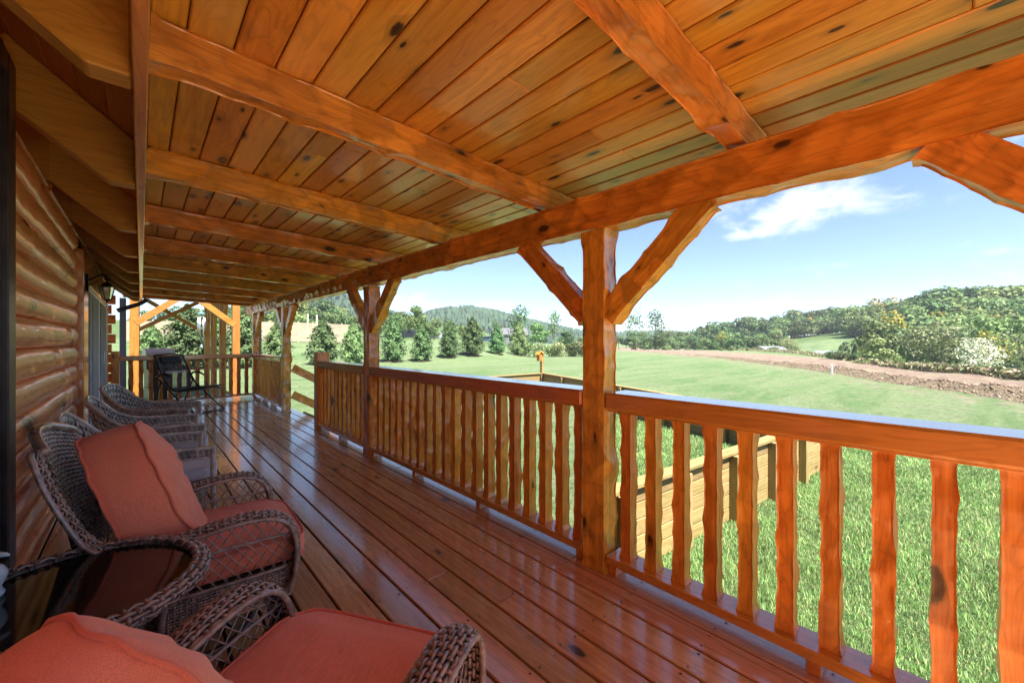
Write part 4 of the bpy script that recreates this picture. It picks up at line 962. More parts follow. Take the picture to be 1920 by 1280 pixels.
def fabric(name, col, stripes=None):
    m, nt, N, L, P = newmat(name); tc = nd(N, 'ShaderNodeTexCoord')
    def n_(sc, d=3):
        v = nd(N, 'ShaderNodeVectorMath', operation='MULTIPLY'); L.new(tc.outputs['Object'], v.inputs[0]); v.inputs[1].default_value = sc
        n = nd(N, 'ShaderNodeTexNoise'); n.inputs['Scale'].default_value = 1; n.inputs['Detail'].default_value = d; L.new(v.outputs[0], n.inputs['Vector']); return n.outputs['Fac']
    c = mixc(N, L, ramp(N, L, n_((25, 500, 500), 2), [(.35, 0.), (.65, 1.)]), tuple(x*.86 for x in col), tuple(min(1, x*1.12) for x in col))
    c = mixc(N, L, ramp(N, L, n_((5, 5, 5), 4), [(.35, 0.), (.75, .35)]), c, tuple(x*.72 for x in col))
    if stripes:
        sp = nd(N, 'ShaderNodeSeparateXYZ'); L.new(tc.outputs['Object'], sp.inputs[0]); mu = nd(N, 'ShaderNodeMath', operation='MULTIPLY'); L.new(sp.outputs['Y'], mu.inputs[0]); mu.inputs[1].default_value = 190
        si = nd(N, 'ShaderNodeMath', operation='SINE'); L.new(mu.outputs[0], si.inputs[0]); c = mixc(N, L, ramp(N, L, si.outputs[0], [(.35, 0.), (.6, 1.)]), c, stripes)
    L.new(c, P.inputs['Base Color']); P.inputs['Roughness'].default_value = .85; P.inputs['Sheen Weight'].default_value = .25; P.inputs['Specular IOR Level'].default_value = .2
    b = nd(N, 'ShaderNodeBump'); b.inputs['Strength'].default_value = .35; b.inputs['Distance'].default_value = .002; L.new(n_((260, 700, 500), 2), b.inputs['Height']); b2 = nd(N, 'ShaderNodeBump'); b2.inputs['Strength'].default_value = .5; b2.inputs['Distance'].default_value = .012; L.new(n_((9, 16, 12), 4), b2.inputs['Height']); L.new(b.outputs[0], b2.inputs['Normal']); L.new(b2.outputs[0], P.inputs['Normal'])
    return m
M_coral = fabric('coral_fabric', (0.82, 0.27, 0.17))
M_coralp = fabric('coral_piping', (0.70, 0.19, 0.12))
M_stripe = fabric('striped_fabric', (0.80, 0.83, 0.86), (0.52, 0.57, 0.64))
def cushion(name, w, h, t, mat, mpip, parent, M, seed=1, n=5.0, crown=.35, wr=.006, tuft=None, sag=None):
    """box cushion: local x(w) y(h) z(t); piping along both edges; M = matrix"""
    r = np.random.default_rng(seed); na = 96; rings = []
    ang = np.arange(na)/na*2*math.pi; ca, sa_ = np.cos(ang), np.sin(ang)
    ox = np.sign(ca)*np.abs(ca)**(2/n)*w/2; oy = np.sign(sa_)*np.abs(sa_)**(2/n)*h/2
    def fold(x, y, z): return wr*(np.sin(x*23+y*11+seed)*np.sin(y*31+seed*2)+.6*np.sin(x*47-y*39+z*60))
    prof = []
    for q in (0.0, .12, .25, .38, .5, .62, .74, .84, .92, .97): prof.append((q, t/2*(1+crown*(1-q**2.2))))
    prof += [(1.0, t/2*.92), (1.02, t/2*.6), (1.03, 0), (1.02, -t/2*.6), (1.0, -t/2*.92)]
    for q in (.97, .92, .84, .74, .62, .5, .38, .25, .12, 0.0): prof.append((q, -t/2*(1+crown*.8*(1-q**2.2))))
    V = []
    for q, z in prof:
        x, y = ox*q, oy*q; zz = z+fold(x, y, z)*(1 if abs(q) > .05 else 0)
        if tuft and z > 0:
            for (tx, ty, dp, rad) in tuft: rr_ = np.hypot(x-tx, y-ty); zz = zz-dp*np.exp(-(rr_/rad)**2)+.007*np.sin(np.arctan2(y-ty, x-tx)*8+rr_*16)*np.exp(-((rr_-.11)/.09)**2)
        V.append(np.stack([x, y, zz], -1))
    V = np.array(V).reshape(-1, 3)
    if sag is not None: V = sag(V)
    m = len(prof); F = []
    for i in range(m-1):
        for k in range(na): k2 = (k+1) % na; F.append((i*na+k, (i+1)*na+k, (i+1)*na+k2, i*na+k2))
    mb = MB(); mb.add(V, F); me = mb.mesh(name, mat, True)
    o = link(name, me, parent); o.matrix_local = M
    pb_ = MB()
    for zz in (t/2*.95, -t/2*.95):
        P = np.stack([ox*1.01, oy*1.01, np.full(na, zz)+fold(ox, oy, zz)], -1)
        if sag is not None: P = sag(P)
        pb_.tube(P, .0055, 6, closed=True)
    link('piping', pb_.mesh('piping', mpip, True), o)
    return o

def coral_chair():
    t = thing('wicker_armchair', (0, 0, 0), 'x', 'armchair')
    side = [(.40, .33, .235), (.425, .335, .34), (.425, .34, .47), (.385, .345, .565), (.30, .348, .612), (.18, .345, .618), (.05, .338, .600), (-.08, .325, .585), (-.18, .31, .592), (-.25, .295, .645), (-.30, .285, .74), (-.345, .277, .85), (-.378, .258, .955), (-.385, .245, .985)]
    W_ = .047
    for sgn in (1, -1):
        pts = [(x, y*sgn, z) for x, y, z in side]; f = spline(pts, 0)
        arm = MB()
        def Sf(u, v, f=f, sgn=sgn):
            u = np.asarray(u, float); v = np.asarray(v, float); P = f(u); e = 2e-3; T = f(u+e)-f(u-e); T /= np.linalg.norm(T, axis=-1)[..., None]+1e-12
            side_ = np.array([0, 1., 0]); Nn = np.cross(np.broadcast_to(side_, T.shape), T); Nn /= np.linalg.norm(Nn, axis=-1)[..., None]+1e-12
            wid = W_*(1-.45*np.clip((u-.62)/.38, 0, 1))
            s = (v-.5)*2; return P+side_*(s*wid)[..., None]*-1+Nn*(-(np.abs(s)**2.4)*.016)[..., None]
        weave(arm, Sf, 50, 7, amp=.0048, sub=3, flat=.0042, wu=.9, wv=.5)
        # rolled edges wrapped round tubes
        for v in (0.0, 1.0):
            uu = np.linspace(0, 1, 150); P = Sf(uu, np.full_like(uu, v)); tt = np.arange(150)
            arm.tube(P, .0085+.0012*(np.sin(tt*2.1) > 0), 8)
        # dark underside
        U, V_ = np.meshgrid(np.linspace(.02, .98, 40), np.linspace(.1, .9, 4), indexing='ij'); P = Sf(U, V_)
        P[..., 2] -= .006; Pf = P.reshape(-1, 3); F = [(i*4+j, i*4+j+1, (i+1)*4+j+1, (i+1)*4+j) for i in range(39) for j in range(3)]
        link('arm', arm.mesh('arm', M_wick, True), t)
        un = MB(); un.add(Pf, F); link('arm_lining', un.mesh('arm_lining', M_wick_d), t)
        # diamond lattice below the arm
        la = MB(); uu = np.linspace(0, 1, 200); C_ = f(uu); xs, zs = C_[:, 0], C_[:, 2]
        msk = np.arange(200) > 18; order = np.argsort(xs[msk]); top = lambda x: np.interp(x, xs[msk][order], zs[msk][order])-.012
        yl = lambda x: (np.interp(x, [-.3, -.1, .1, .4], [.28, .315, .335, .335]))*sgn
        bot = .33
        for dr_ in (1, -1):
            for x0 in np.arange(-.75, .85, .044):
                segs = []; zz = np.linspace(bot, .66, 70); xx = x0+dr_*(zz-bot)*.78
                ok = (xx > -.30) & (xx < .415) & (zz < top(xx)); 
                if ok.sum() < 4: continue
                idx = np.where(ok)[0]; a, b = idx[0], idx[-1]; n_ = 5
                P = [(xx[j], yl(xx[j])+dr_*.002, zz[j]) for j in np.linspace(a, b, n_).astype(int)]
                la.tube(P, .0026, 5)
        xm = np.linspace(-.27, .415, 24); la.tube([(x, yl(x), .455+.035*math.sin((x+.3)*3)) for x in xm], .006, 6)
        link('lattice', la.mesh('lattice', M_wick, True), t)
    # woven skirt round front and sides
    sk = MB()
    path = spline([(-.30, .285, 0), (-.05, .325, 0), (.2, .335, 0), (.36, .33, 0), (.405, .29, 0), (.415, .1, 0), (.415, -.1, 0), (.405, -.29, 0), (.36, -.33, 0), (.2, -.335, 0), (-.05, -.325, 0), (-.30, -.285, 0)], 0)
    def Sk(u, v): P = path(u).copy(); P[..., 2] = .205+v*.135; return P
    weave(sk, Sk, 110, 11, amp=.0028, sub=2, flat=.003, wu=.95, wv=.5)
    P = path(np.linspace(0, 1, 120)); 
    for z_ in (.2, .338): Q = P.copy(); Q[:, 2] = z_; sk.tube(Q, .009, 7)
    link('skirt', sk.mesh('skirt', M_wick, True), t)
    # back panel
    bp = MB()
    lf = spline([(-.25, .46), (-.285, .64), (-.33, .82), (-.37, .97)], 0)
    def Sb(u, v):
        u = np.asarray(u, float); v = np.asarray(v, float); c = lf(v); y = (u-.5)*2; hw = .285-.035*v; top_ = .055*(1-y*y)*np.clip(v, 0, 1)
        return np.stack([c[..., 0]-.06*(1-y*y), y*hw, c[..., 1]+top_], -1)
    weave(bp, Sb, 28, 30, amp=.0034, sub=2, flat=.0028, wu=.9, wv=.9)
    uu = np.linspace(0, 1, 50); bp.tube(Sb(uu, np.ones(50)), .017, 10); 
    link('back_panel', bp.mesh('back_panel', M_wick, True), t)
    pl = MB(); U, V_ = np.meshgrid(np.linspace(0.02, .98, 10), np.linspace(0, .98, 8), indexing='ij'); P = Sb(U, V_); P[..., 0] -= .008
    pl.add(P.reshape(-1, 3), [(i*8+j, i*8+j+1, (i+1)*8+j+1, (i+1)*8+j) for i in range(9) for j in range(7)]); pl.box(-.28, .40, -.31, .31, .325, .345); link('seat_deck', pl.mesh('seat_deck', M_wick_d), t)
    # legs and rocker base
    lg = MB(); 
    for sgn in (1, -1):
        lg.tube([(-.20, .27*sgn, .45), (-.27, .28*sgn, .22), (-.33, .29*sgn, .0)], .017, 8)
    link('rear_leg', lg.mesh('rear_leg', M_wick, True), t)
    bs = MB(); a = np.linspace(0, 2*math.pi, 40, endpoint=False); bs.tube(np.stack([.05+.24*np.cos(a), .24*np.sin(a), np.full(40, .014)], -1), .013, 8, closed=True)
    for k in range(4): a_ = math.pi/4+k*math.pi/2; bs.tube([(.05+.24*math.cos(a_), .24*math.sin(a_), .014), (.05+.10*math.cos(a_), .10*math.sin(a_), .12), (.05+.04*math.cos(a_), .04*math.sin(a_), .20)], .011, 7)
    link('swivel_base', bs.mesh('swivel_base', plain('brown_metal', (.07, .055, .05), .3, .8), True), t)
    # cushions
    def sags(V): V = V.copy(); V[:, 2] += -.018*np.clip((V[:, 0]-.2)/.1, 0, 1)**2; return V
    cushion('seat_cushion', .66, .60, .10, M_coral, M_coralp, t, Matrix.Translation((.145, 0, .405)), 3, 7, .22, .0012, sag=sags)
    th_ = R(15); tilt = Matrix(((-math.sin(th_), 0, math.cos(th_), -.115), (0, -1, 0, 0), (math.cos(th_), 0, math.sin(th_), .715), (0, 0, 0, 1)))
    def sagb(V):
        V = V.copy(); x = V[:, 0]; V[:, 2] += .05*np.clip(-x/.26, 0, 1)**2-.035*np.clip(x/.26, 0, 1.1)**2+.004*np.sin(V[:, 1]*14+x*9); V[:, 1] *= 1-.30*np.clip(x/.26, 0, 1)**2; return V
    cushion('back_cushion', .58, .56, .19, M_coral, M_coralp, t, tilt, 8, 2.25, .5, .004, tuft=[(.03, 0, .03, .06)], sag=sagb)
    return t
def grey_chair():
    t = thing('woven_armchair', (0, 0, 0), 'x', 'armchair')
    # footprint from left arm front round the back to the right arm front: (x, y, top z, bottom z)
    K = [(.34, .33, .625, .555), (.20, .335, .635, .565), (.02, .335, .640, .555), (-.14, .325, .665, .50), (-.25, .30, .73, .44), (-.32, .27, .81, .42), (-.385, .22, .875, .42), (-.40, .10, .895, .42), (-.40, 0, .90, .42)]
    K = K+[(x, -y, a, b) for x, y, a, b in K[-2::-1]]
    f = spline([(x, y, a) for x, y, a, b in K], 0); g = spline([(x*(1 if x > -.1 else .72), y*(1 if x > -.1 else .95), b) for x, y, a, b in K], 0)
    def Sg(u, v): v = np.asarray(v, float)[..., None]; return g(u)*(1-v)+f(u)*v
    sh = MB(); weave(sh, Sg, 56, 7, amp=.006, sub=2, flat=.004, wu=.9, wv=.55)
    uu = np.linspace(0, 1, 160); sh.tube(Sg(uu, np.ones(160)), .014, 8); sh.tube(Sg(uu, np.zeros(160)), .009, 6)
    link('woven_shell', sh.mesh('woven_shell', M_wgrey, True), t)
    ln_ = MB(); U, V_ = np.meshgrid(np.linspace(0.01, .99, 60), np.linspace(.02, .98, 5), indexing='ij'); P = Sg(U, V_)
    ln_.add(P.reshape(-1, 3), [(i*5+j, i*5+j+1, (i+1)*5+j+1, (i+1)*5+j) for i in range(59) for j in range(4)]); link('shell_lining', ln_.mesh('shell_lining', M_wick_d), t)
    for sx, sy in ((1, 1), (1, -1), (-1, 1), (-1, -1)):
        lg = MB(); 
        if sx > 0: lg.tube([(.345, .33*sy, .63), (.348, .33*sy, .3), (.35, .33*sy, 0)], .0165, 10)
        else: lg.tube([(-.24, .27*sy, .45), (-.28, .28*sy, .2), (-.32, .28*sy, 0)], .0165, 10)
        link('leg', lg.mesh('leg', M_wgrey, True), t)
    sf = MB(); sf.bbox(-.27, .33, -.31, .31, .335, .375, .008)
    def Sap(u, v): return np.stack([np.full_like(u, .352), (u-.5)*.62, .30+v*.08], -1)
    weave(sf, Sap, 26, 4, amp=.003); link('seat_frame', sf.mesh('seat_frame', M_wgrey, True, 40), t)
    cushion('seat_cushion', .60, .57, .075, M_stripe, M_stripe, t, Matrix.Translation((.085, 0, .445)), 5, 6, .3, .001)
    return t
c1 = coral_chair(); tag(c1, 'wicker armchair with coral cushions in the lower left foreground, nearest to the viewer', 'armchair', 'coral cushioned wicker armchairs')
c2 = copy_tree(c1); tag(c2, 'wicker armchair with coral cushions beyond the round side table', 'armchair', 'coral cushioned wicker armchairs')
c1.location = (.195, 1.04, 0); c1.rotation_euler = (0, R(-4), R(31)); c1.scale = (1, 1, .96)
for ch in c1.children:
    if ch.name.startswith('back_cushion'): ch.location += Vector((-.085, .03, -.02))
c2.location = (.13, 2.42, 0); c2.rotation_euler.z = R(-3)
g1 = grey_chair(); g2 = copy_tree(g1); g3 = copy_tree(g1)
tag(g1, 'grey brown woven armchair with pale striped cushion, nearest of three behind the coral one', 'armchair', 'grey woven armchairs along the wall'); tag(g2, 'grey brown woven armchair in the middle of the three along the wall', 'armchair', 'grey woven armchairs along the wall'); tag(g3, 'farthest grey brown woven armchair, turned a little towards the viewer', 'armchair', 'grey woven armchairs along the wall')
g1.location = (.02, 3.84, 0); g2.location = (.07, 4.88, 0); g3.location = (.12, 6.05, 0); g3.rotation_euler.z = R(-14); g1.rotation_euler.z = R(1)
# side table
tb = thing('side_table', (-.15, 1.82, 0), 'round woven side table with dark glass top between the two coral chairs', 'table')
mb = MB(); Rt = .325
def St(u, v):
    a = u*2*math.pi; b = (v-.5)*math.pi*1.25; rr = Rt-.028+.034*np.cos(b); return np.stack([rr*np.cos(a), rr*np.sin(a), .60+.022*np.sin(b)], -1)
weave(mb, St, 72, 6, amp=.0045, flat=.004, wu=.9, wv=.55); mb.obj('woven_rim', M_wick, tb, smooth=True)
mb = MB()
for k in range(4):
    a0 = k*math.pi/2+R(20)
    def Sl(u, v, a0=a0):
        a = a0+(u-.5)*.75; rr = .235-.05*np.sin(np.clip(v, 0, 1)*math.pi)+.02*(1-v); return np.stack([rr*np.cos(a), rr*np.sin(a), .02+.565*v], -1)
    l_ = MB(); weave(l_, Sl, 11, 34, amp=.003, wu=.95, wv=.6, flat=.003)
    vv = np.linspace(0, 1, 16)
    for u in (0, 1): l_.tube(Sl(np.full(16, float(u)), vv), .012, 8)
    link('leg', l_.mesh('leg', M_wick, True), tb)
mb = MB()
def Sp(u, v): a = u*2*math.pi; return np.stack([(.262+.0*v)*np.cos(a), .262*np.sin(a), .535+v*.055], -1)
weave(mb, Sp, 90, 5, amp=.003, wu=.95, wv=.6); mb.obj('apron', M_wick, tb, smooth=True)
mb = MB(); mb.lathe([(0, .606), (.282, .606), (.286, .603), (.286, .598), (0, .598)], 64); mb.obj('glass_top', plain('dark_table_glass', (.012, .009, .008), .06, noise=.5, nscale=60, spec=.7), tb, smooth=True, sharp=30)
# pale blue figurine standing on the table at the picture edge
fg = MB()
fg.lathe([(0, 0), (.030, .002), (.034, .012), (.026, .03), (.036, .05), (.040, .07), (.030, .09), (.018, .098), (.022, .11), (.026, .125), (.020, .142), (0, .15)], 20)
fg.tube([(.0, .03, .06), (.0, .052, .075), (0, .058, .095)], [.012, .010, .007], 8); fg.tube([(.02, .0, .125), (.035, 0, .12), (.042, 0, .115)], [.009, .006, .003], 8)
tag(fg.obj('figurine', plain('pale_blue_glaze', (.42, .60, .72), .25, coat=.4, noise=.15, nscale=30), None, (-.335, 1.93, .607), smooth=True), 'small pale blue ceramic figurine at the left edge of the glass table', 'figurine')

# ------------------------------------------------------------------ folding lounge chair
lc = thing('lounge_chair', (.66, 10.2, 0), 'black mesh folding lounge chair with white lettering in front of the end railing', 'lounge chair', None, R(-52))
M_blk = plain('black_tube', (.012, .012, .014), .3, .4, coat=.3)
m_mesh, nt, N, L, P = newmat('black_mesh_fabric'); P.inputs['Base Color'].default_value = (.018, .022, .03, 1); P.inputs['Roughness'].default_value = .6; P.inputs['Alpha'].default_value = .80
hw = .27
back = [(-.42, 1.10), (-.28, .82), (-.14, .58), (-.02, .46), (.12, .42), (.34, .46), (.52, .50)]
bf = spline([(x, 0, z) for x, z in back], 0)
mb = MB(); U, V_ = np.meshgrid(np.linspace(0, 1, 24), np.linspace(-1, 1, 7), indexing='ij'); P_ = bf(U).copy(); P_[..., 1] = V_*hw; P_[..., 2] -= .025*(1-V_**2)
Pf = P_.reshape(-1, 3); mb.add(Pf, [(i*7+j, i*7+j+1, (i+1)*7+j+1, (i+1)*7+j) for i in range(23) for j in range(6)]); sling = mb.obj('mesh_sling', m_mesh, lc, smooth=True)
mb = MB()
for s_ in (1, -1): Pq = bf(np.linspace(0, 1, 30)).copy(); Pq[:, 1] = s_*(hw+.015); mb.tube(Pq, .014, 8)
mb.tube([(-.42, -hw-.015, 1.10), (-.43, 0, 1.12), (-.42, hw+.015, 1.10)], .014, 8); mb.tube([(.52, -hw, .50), (.52, hw, .50)], .014, 8); mb.tube([(.52, 0, .50), (.78, 0, .47)], .010, 7)
mb.obj('sling_frame', M_blk, lc, smooth=True)
mb = MB()
for s_ in (1, -1):
    y = s_*(hw+.05); mb.tube([(-.34, y, .70), (.02, y, .40), (.30, y, .16), (.52, y, .015), (.56, y*.9, .015)], .013, 8); mb.tube([(-.48, y, .015), (-.34, y, .30), (-.20, y, .62)], .013, 8)
mb.tube([(.56, -hw, .015), (.56, hw, .015)], .013, 8); mb.tube([(-.48, -hw-.05, .015), (-.48, hw+.05, .015)], .013, 8)
mb.tube([(.10, -hw-.03, .40), (.12, -hw-.03, .26), (.13, -hw+.05, .22), (.13, hw-.05, .22), (.12, hw+.03, .26), (.10, hw+.03, .40)], .009, 7)
mb.obj('base_frame', M_blk, lc, smooth=True)
for s_ in (1, -1):
    mb = MB(); y = s_*(hw+.065); mb.tube([(-.32, y, .66), (-.22, y, .735), (-.08, y, .745), (.04, y, .69)], [.016, .02, .022, .016], 8); mb.obj('armrest', M_blk, lc, smooth=True)
hd = MB(); hd.bbox(-.02, .02, -.20, .20, -.07, .07, .015); hd.obj('headrest', plain('black_padding', (.02, .022, .028), .7), lc, (-.375, 0, 1.0), (0, R(-27), 0), smooth=True, sharp=40)
cu = bpy.data.curves.new('lettering', 'FONT'); cu.body = 'KIGAVOUSK'; cu.size = .075; cu.align_x = 'CENTER'; cu.align_y = 'CENTER'; cu.extrude = .001
M_let = plain('white_lettering', (.85, .85, .85), .6); cu.materials.append(M_let)
bpy.context.view_layer.update()
tmp = bpy.data.objects.new('tmp', cu); C.objects.link(tmp); dg = bpy.context.evaluated_depsgraph_get(); lme = bpy.data.meshes.new_from_object(tmp.evaluated_get(dg)); bpy.data.objects.remove(tmp); lme.name = 'lettering'
if not lme.materials: lme.materials.append(M_let)
dirv = (Vector((-.28, 0, .82))-Vector((-.14, 0, .58))).normalized(); nrm = Vector((dirv.z, 0, -dirv.x)); xax = Vector((0, 1, 0))
Mx = Matrix((xax, dirv, nrm)).transposed().to_4x4(); Mx.translation = Vector((-.245, 0, .76))+nrm*.012
lo_ = link('lettering', lme, sling); lo_.matrix_local = Mx

# ------------------------------------------------------------------ beyond the end railing
dsp = MB(); dsp.bbox(-.36, -.25, 12.6, 12.70, -.6, 2.35, .008); tag(dsp.obj('downspout', plain('slate_metal', (.16, .16, .20), .4, .3)), 'slate grey vertical downspout just past the house corner', 'downspout')
ds = MB(); ds.prism((-.39, 12.45, 2.05), (-.02, 12.40, 2.22), .075, .085); ds.prism((-.02, 12.40, 2.22), (.10, 12.40, 2.33), .075, .085); do = ds.obj('downspout', plain('brown_metal_pipe', (.035, .03, .033), .4, .3)); tag(do, 'dark brown slanted downspout elbow with open end under the roof corner', 'downspout')
ds2 = MB(); ds2.tube([(2.75, 12.55, 2.32), (2.62, 12.6, 2.20), (2.42, 12.62, 2.12), (2.36, 12.63, 2.0), (2.36, 12.63, -.6)], .04, 10); tag(ds2.obj('downspout', bpy.data.materials['slate_metal'], smooth=True), 'grey curved downspout beside the far corner post', 'downspout')
pv_ = thing('timber_pavilion', (1.0, 17, GZ), 'open timber frame pavilion with crossed scissor braces beyond the end railing', 'pavilion'); pv_.location = (0, 0, 0)
for (x, y) in [(-.13, 14.0), (2.03, 14.0), (2.03, 16.6), (2.03, 18.9), (2.03, 21.0), (-.13, 21.0)]:
    mb = MB(); mb.bbox(x-.09, x+.09, y, y+.18, GZ, 2.9, .008); mb.obj('post', M_shed[2], pv_)
for (a, b, w) in [((-.10, 14.05, 1.84), (.98, 14.05, 2.74), .15), ((2.0, 14.05, 1.84), (.92, 14.05, 2.74), .15), ((-.10, 21.05, 1.80), (1.75, 21.05, 3.0), .14), ((2.0, 21.13, 1.70), (.15, 21.13, 2.98), .14)]:
    mb = MB(); mb.prism(a, b, .12, w, up=(0, 1, 0) if False else (0, 0, 1)); mb.obj('scissor_brace', M_shed[0], pv_)
for y0 in (16.6, 18.9, 21.0):
    for s_ in (1, -1):
        if y0 == 21.0 and s_ > 0: continue
        mb = MB(); mb.prism((2.03, y0+.09, 1.55), (2.03, y0+.09+s_*.9, 2.75), .10, .13); mb.obj('brace', M_shed[1], pv_)
mb = MB(); mb.bbox(1.96, 2.10, 13.9, 21.3, 2.75, 2.9, .008); mb.obj('plate', M_shed[1], pv_)
mb = MB(); mb.bbox(-.2, -.06, 13.9, 21.3, 2.905, 3.05, .008); mb.obj('plate', M_shed[1], pv_)
mb = MB(); mb.prism((-.5, 17.6, 3.07), (2.4, 17.6, 3.07), 7.6, .04); mb.obj('roof', M_roofing, pv_)  # unseen slab added above the frame to shade the rear posts
# gas grill with a pale lid
gl = thing('gas_grill', (.30, 12.8, GZ), 'gas grill with a pale domed lid standing behind the end railing', 'grill', None, R(10))
mb = MB(); V = []; 
for i in range(9):
    a = math.pi*i/8; V += [(-.26, -.26*math.cos(a), 1.62+.24*math.sin(a)), (.26, -.26*math.cos(a), 1.62+.24*math.sin(a))]
mb.add(V, [(2*i, 2*i+2, 2*i+3, 2*i+1) for i in range(8)]+[tuple(2*i for i in range(8, -1, -1)), tuple(2*i+1 for i in range(9))]); mb.obj('lid', plain('pale_lid', (.55, .46, .40), .35, .3), gl, smooth=True, sharp=40)
mb = MB(); mb.bbox(-.26, .26, -.26, .26, 1.38, 1.61, .01); mb.bbox(-.22, .22, -.22, .22, .25, 1.38, .01); mb.obj('cart', plain('charcoal_metal', (.05, .05, .06), .4, .5), gl)
mb = MB(); mb.tube([(-.2, -.30, 1.66), (-.2, -.34, 1.68), (.2, -.34, 1.68), (.2, -.30, 1.66)], .012, 8); mb.obj('handle', M_blk, gl, smooth=True)
mb = MB()
for z in (.5, .75, 1.0): mb.tube([(-.36, -.26, z), (-.38, -.30, z-.03), (.38, -.30, z-.03), (.36, -.26, z)], .008, 6)
mb.obj('wire_shelf', M_blk, gl, smooth=True)
# wind chime hanging from the pavilion
wc = thing('wind_chime', (1.22, 13.95, 2.70), 'wind chime with silver tubes hanging in front of the evergreens', 'wind chime')
mb = MB(); mb.tube([(0, 0, 0), (0, 0, -.52)], .003, 5); mb.tube([(0, 0, -.6), (0, 0, -1.45)], .002, 5); mb.obj('cord', M_blk, wc)
mb = MB(); mb.lathe([(0, -.50), (.05, -.54), (.095, -.56), (.095, -.575), (0, -.575)], 16); mb.obj('disc', plain('teal_disc', (.12, .30, .33), .4), wc)
M_ch = plain('chime_tube', (.65, .67, .68), .25, .9)
for k in range(6):
    a = k*math.pi/3; mb = MB(); l_ = .42+.07*k; mb.tube([(.075*math.cos(a), .075*math.sin(a), -.64), (.075*math.cos(a), .075*math.sin(a), -.64-l_)], .011, 8); mb.obj('chime_tube', M_ch, wc, smooth=True)
mb = MB(); mb.lathe([(0, -1.57), (.03, -1.52), (.04, -1.48), (.02, -1.42), (0, -1.40)], 10); mb.obj('wind_catcher', M_ch, wc)

# ------------------------------------------------------------------ low plank pen on the lawn
M_cap = M_pine[0]
def pen_wall(label, A, B, n_planks=5, zt=.12, mat_i=0, posts=5, inner=1, cat='fence'):
    A = Vector((*A, 0)); B = Vector((*B, 0)); d = B-A; Ln = d.length; a = math.atan2(d.y, d.x)
    t = thing('plank_fence', (A.x, A.y, GZ), label, cat, 'low plank fences round the pen', a)
    h = zt-GZ; ph = (h-.03)/n_planks
    for k in range(n_planks):
        mb = MB(); mb.bbox(0, Ln, -.02, .02, .01+k*ph, .01+(k+1)*ph-.008, .004); mb.obj('plank', M_pine[0], t)
    mb = MB(); mb.bbox(-.03, Ln+.03, -.07, .07, h-.026, h+.012, .005); mb.obj('cap_board', M_pine[0], t)
    for k in range(posts):
        x = Ln*(k+.0)/(posts-1) if posts > 1 else 0; x = min(max(x, .05), Ln-.05)
        mb = MB(); mb.bbox(x-.045, x+.045, -.115*inner if inner > 0 else .022, -.022 if inner > 0 else .115, 0, h-.03, .005); mb.obj('fence_post', M_pine[2], t)
    return t
pen_wall('low plank fence running away from the porch, seen between the near balusters', (2.9, 1.92), (7.95, 1.36), 5, .12, posts=6)
pen_wall('outer low plank fence of the pen, its cap just above the railing', (8.0, 1.42), (11.7, 10.9), 5, .12, posts=7, inner=-1)
pen_wall('far low plank fence of the pen joining the birdhouse post', (11.6, 10.98), (4.6, 11.4), 5, .12, posts=5)
bp_ = thing('birdhouse_post', (11.75, 11.0, GZ), 'wooden post with a small birdhouse at the far corner of the pen', 'birdhouse post')
mb = MB(); mb.bbox(-.06, .06, -.06, .06, 0, 1.62, .006); mb.obj('post', M_pine[2], bp_)
mb = MB(); mb.bbox(-.22, -.07, -.08, .08, 1.25, 1.50, .005); mb.obj('birdhouse', M_shed[0], bp_)
mb = MB(); mb.prism((-.30, 0, 1.49), (-.145, 0, 1.62), .22, .02); mb.prism((-.145, 0, 1.62), (.01, 0, 1.49), .22, .02); mb.obj('roof', M_shed[0], bp_)
# white stakes in the field
M_stake = plain('white_paint', (.8, .8, .78), .6)
for px, py, ty, lab in ((1559.5, 703, 686, 'white stake in the middle of the bare soil'), (1665, 675, 662, 'white stake at the far edge of the bare soil, before the shrubs'), (1574.5, 664, 656, 'white stake farthest left beside the pale dome'), (1818.5, 694, 683, 'thick white stake under the blossoming tree')):
    x, y = gpt(px, py); z = float(terrain(x, y)); d = (CAMZ-GZ)*755/(py-640); mb = MB(); w = .045 if 'thick' not in lab else .09; mb.bbox(-w, w, -w, w, -.2, (py-ty)/755*d, .01)
    tag(mb.obj('stake', M_stake, None, (x, y, z)), lab, 'stake')
# metal roofed barn and pale dome beyond the crest
x, y, z = place(1442, 96); zt = zat(651, 96); bn = thing('barn', (x, y, zt-3.4), 'low barn with a pale metal roof beyond the field', 'barn', None, R(-25))
mb = MB(); mb.box(-3.3, 3.3, -3, 3, 0, 2.6); mb.obj('wall', plain('barn_wall', (.25, .22, .2), .8), bn)
mb = MB(); mb.add([(-3.5, -3.4, 2.5), (3.5, -3.4, 2.5), (3.5, 0, 3.7), (-3.5, 0, 3.7), (3.5, 3.4, 2.5), (-3.5, 3.4, 2.5)], [(0,1,2,3), (3,2,4,5)]); mb.obj('roof', plain('pale_metal_roof', (.16, .17, .19), .6, .0), bn)
x, y, z = place(1550, 74); zt = zat(657, 74); mb = MB(); mb.lathe([(2.6, -2.5), (2.6, -.6), (2.4, -.35), (1.6, -.1), (0, 0)], 20); tag(mb.obj('water_tank', plain('pale_blue_tank', (.20, .23, .27), .6), None, (x, y, zt), smooth=True), 'pale round tank roof showing over the far field edge', 'tank')
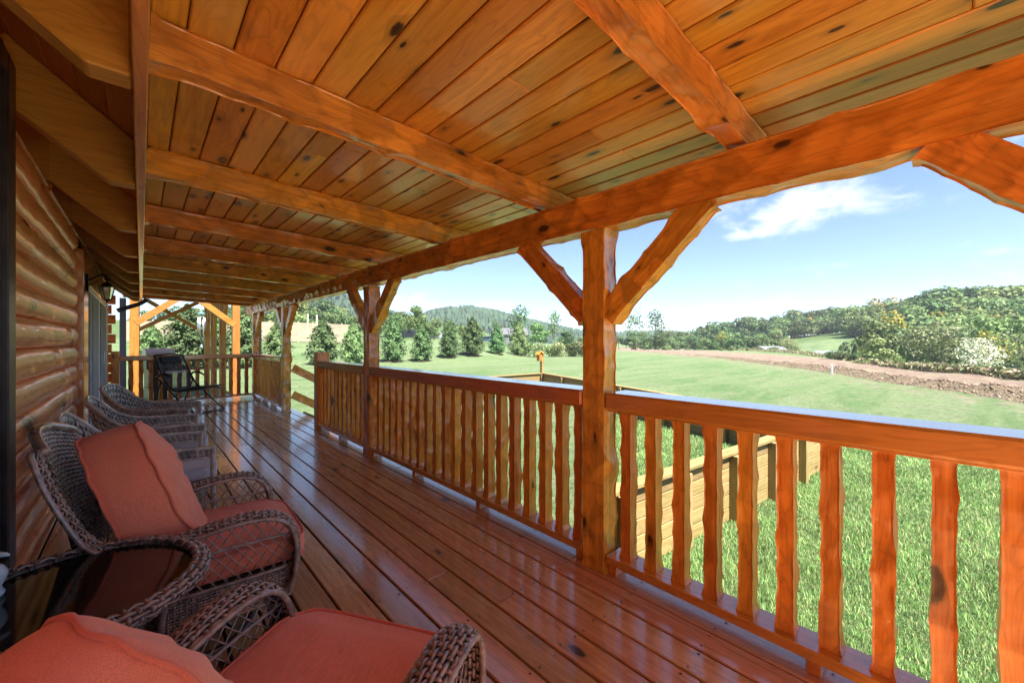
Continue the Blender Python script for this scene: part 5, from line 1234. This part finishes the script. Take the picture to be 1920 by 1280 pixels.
# vehicles and a white house far behind the evergreens
def car(px, d, col, name, label, cat, s=1.0, rz_=0):
    x, y, z = place(px, d); t = thing(name, (x, y, z), label, cat, None, rz_)
    m = plain(name+'_paint', col, .3, .2, coat=.6); g = M_glass_d; k = plain(name+'_tyre', (.02, .02, .02), .8)
    pr = [(-2.3, .45), (-2.3, .95), (-1.5, 1.05), (-.9, 1.55), (.6, 1.6), (1.3, 1.1), (2.2, .95), (2.3, .45)]
    mb = MB(); V = [(x_*s, y_, z_*s) for y_ in (-.9, .9) for x_, z_ in pr]; n_ = len(pr); mb.add(V, [tuple(range(n_)), tuple(range(2*n_-1, n_-1, -1))]+[(i, i+n_, (i+1) % n_+n_, (i+1) % n_) for i in range(n_)]); mb.obj('body', m, t)
    mb = MB(); mb.add([(-1.3, -.905, 1.1), (-.85, -.905, 1.48), (.55, -.905, 1.52), (1.1, -.905, 1.12)], [(0, 1, 2, 3)]); mb.obj('window', g, t)
    for wx in (-1.4, 1.4):
        for wy in (-.85, .85):
            mb = MB(); mb.tube([(wx*s, wy-.1, .36), (wx*s, wy+.1, .36)], .36, 14); mb.obj('wheel', k, t)
car(768, 60, (.02, .022, .03), 'truck', 'dark vehicle parked behind the evergreen row at the left', 'car', 1, R(-40)); car(818, 74, (.35, .36, .38), 'car', 'white vehicle parked between two evergreens', 'car', 1, R(-40))
car(915, 92, (.05, .09, .16), 'car', 'blue vehicle half hidden by the evergreens', 'car', 1.1, R(-40))
x, y, z = place(955, 125); hs = thing('house', (x, y, z), 'small white house half hidden behind the end of the evergreen row', 'house', None, R(-35))
mb = MB(); mb.box(-5, 5, -3.5, 3.5, -1, 3); mb.obj('wall', plain('grey_siding', (.14, .14, .14), .8), hs); mb = MB(); mb.add([(-5.4, -4, 2.9), (5.4, -4, 2.9), (5.4, 0, 5), (-5.4, 0, 5), (5.4, 4, 2.9), (-5.4, 4, 2.9)], [(0,1,2,3), (3,2,4,5)]); mb.obj('roof', plain('grey_shingle', (.10, .10, .11), .9), hs)
for wx in (-3, 0, 3): mb = MB(); mb.box(wx-.5, wx+.5, -3.53, -3.51, .9, 2.2); mb.obj('window', M_glass_d, hs)
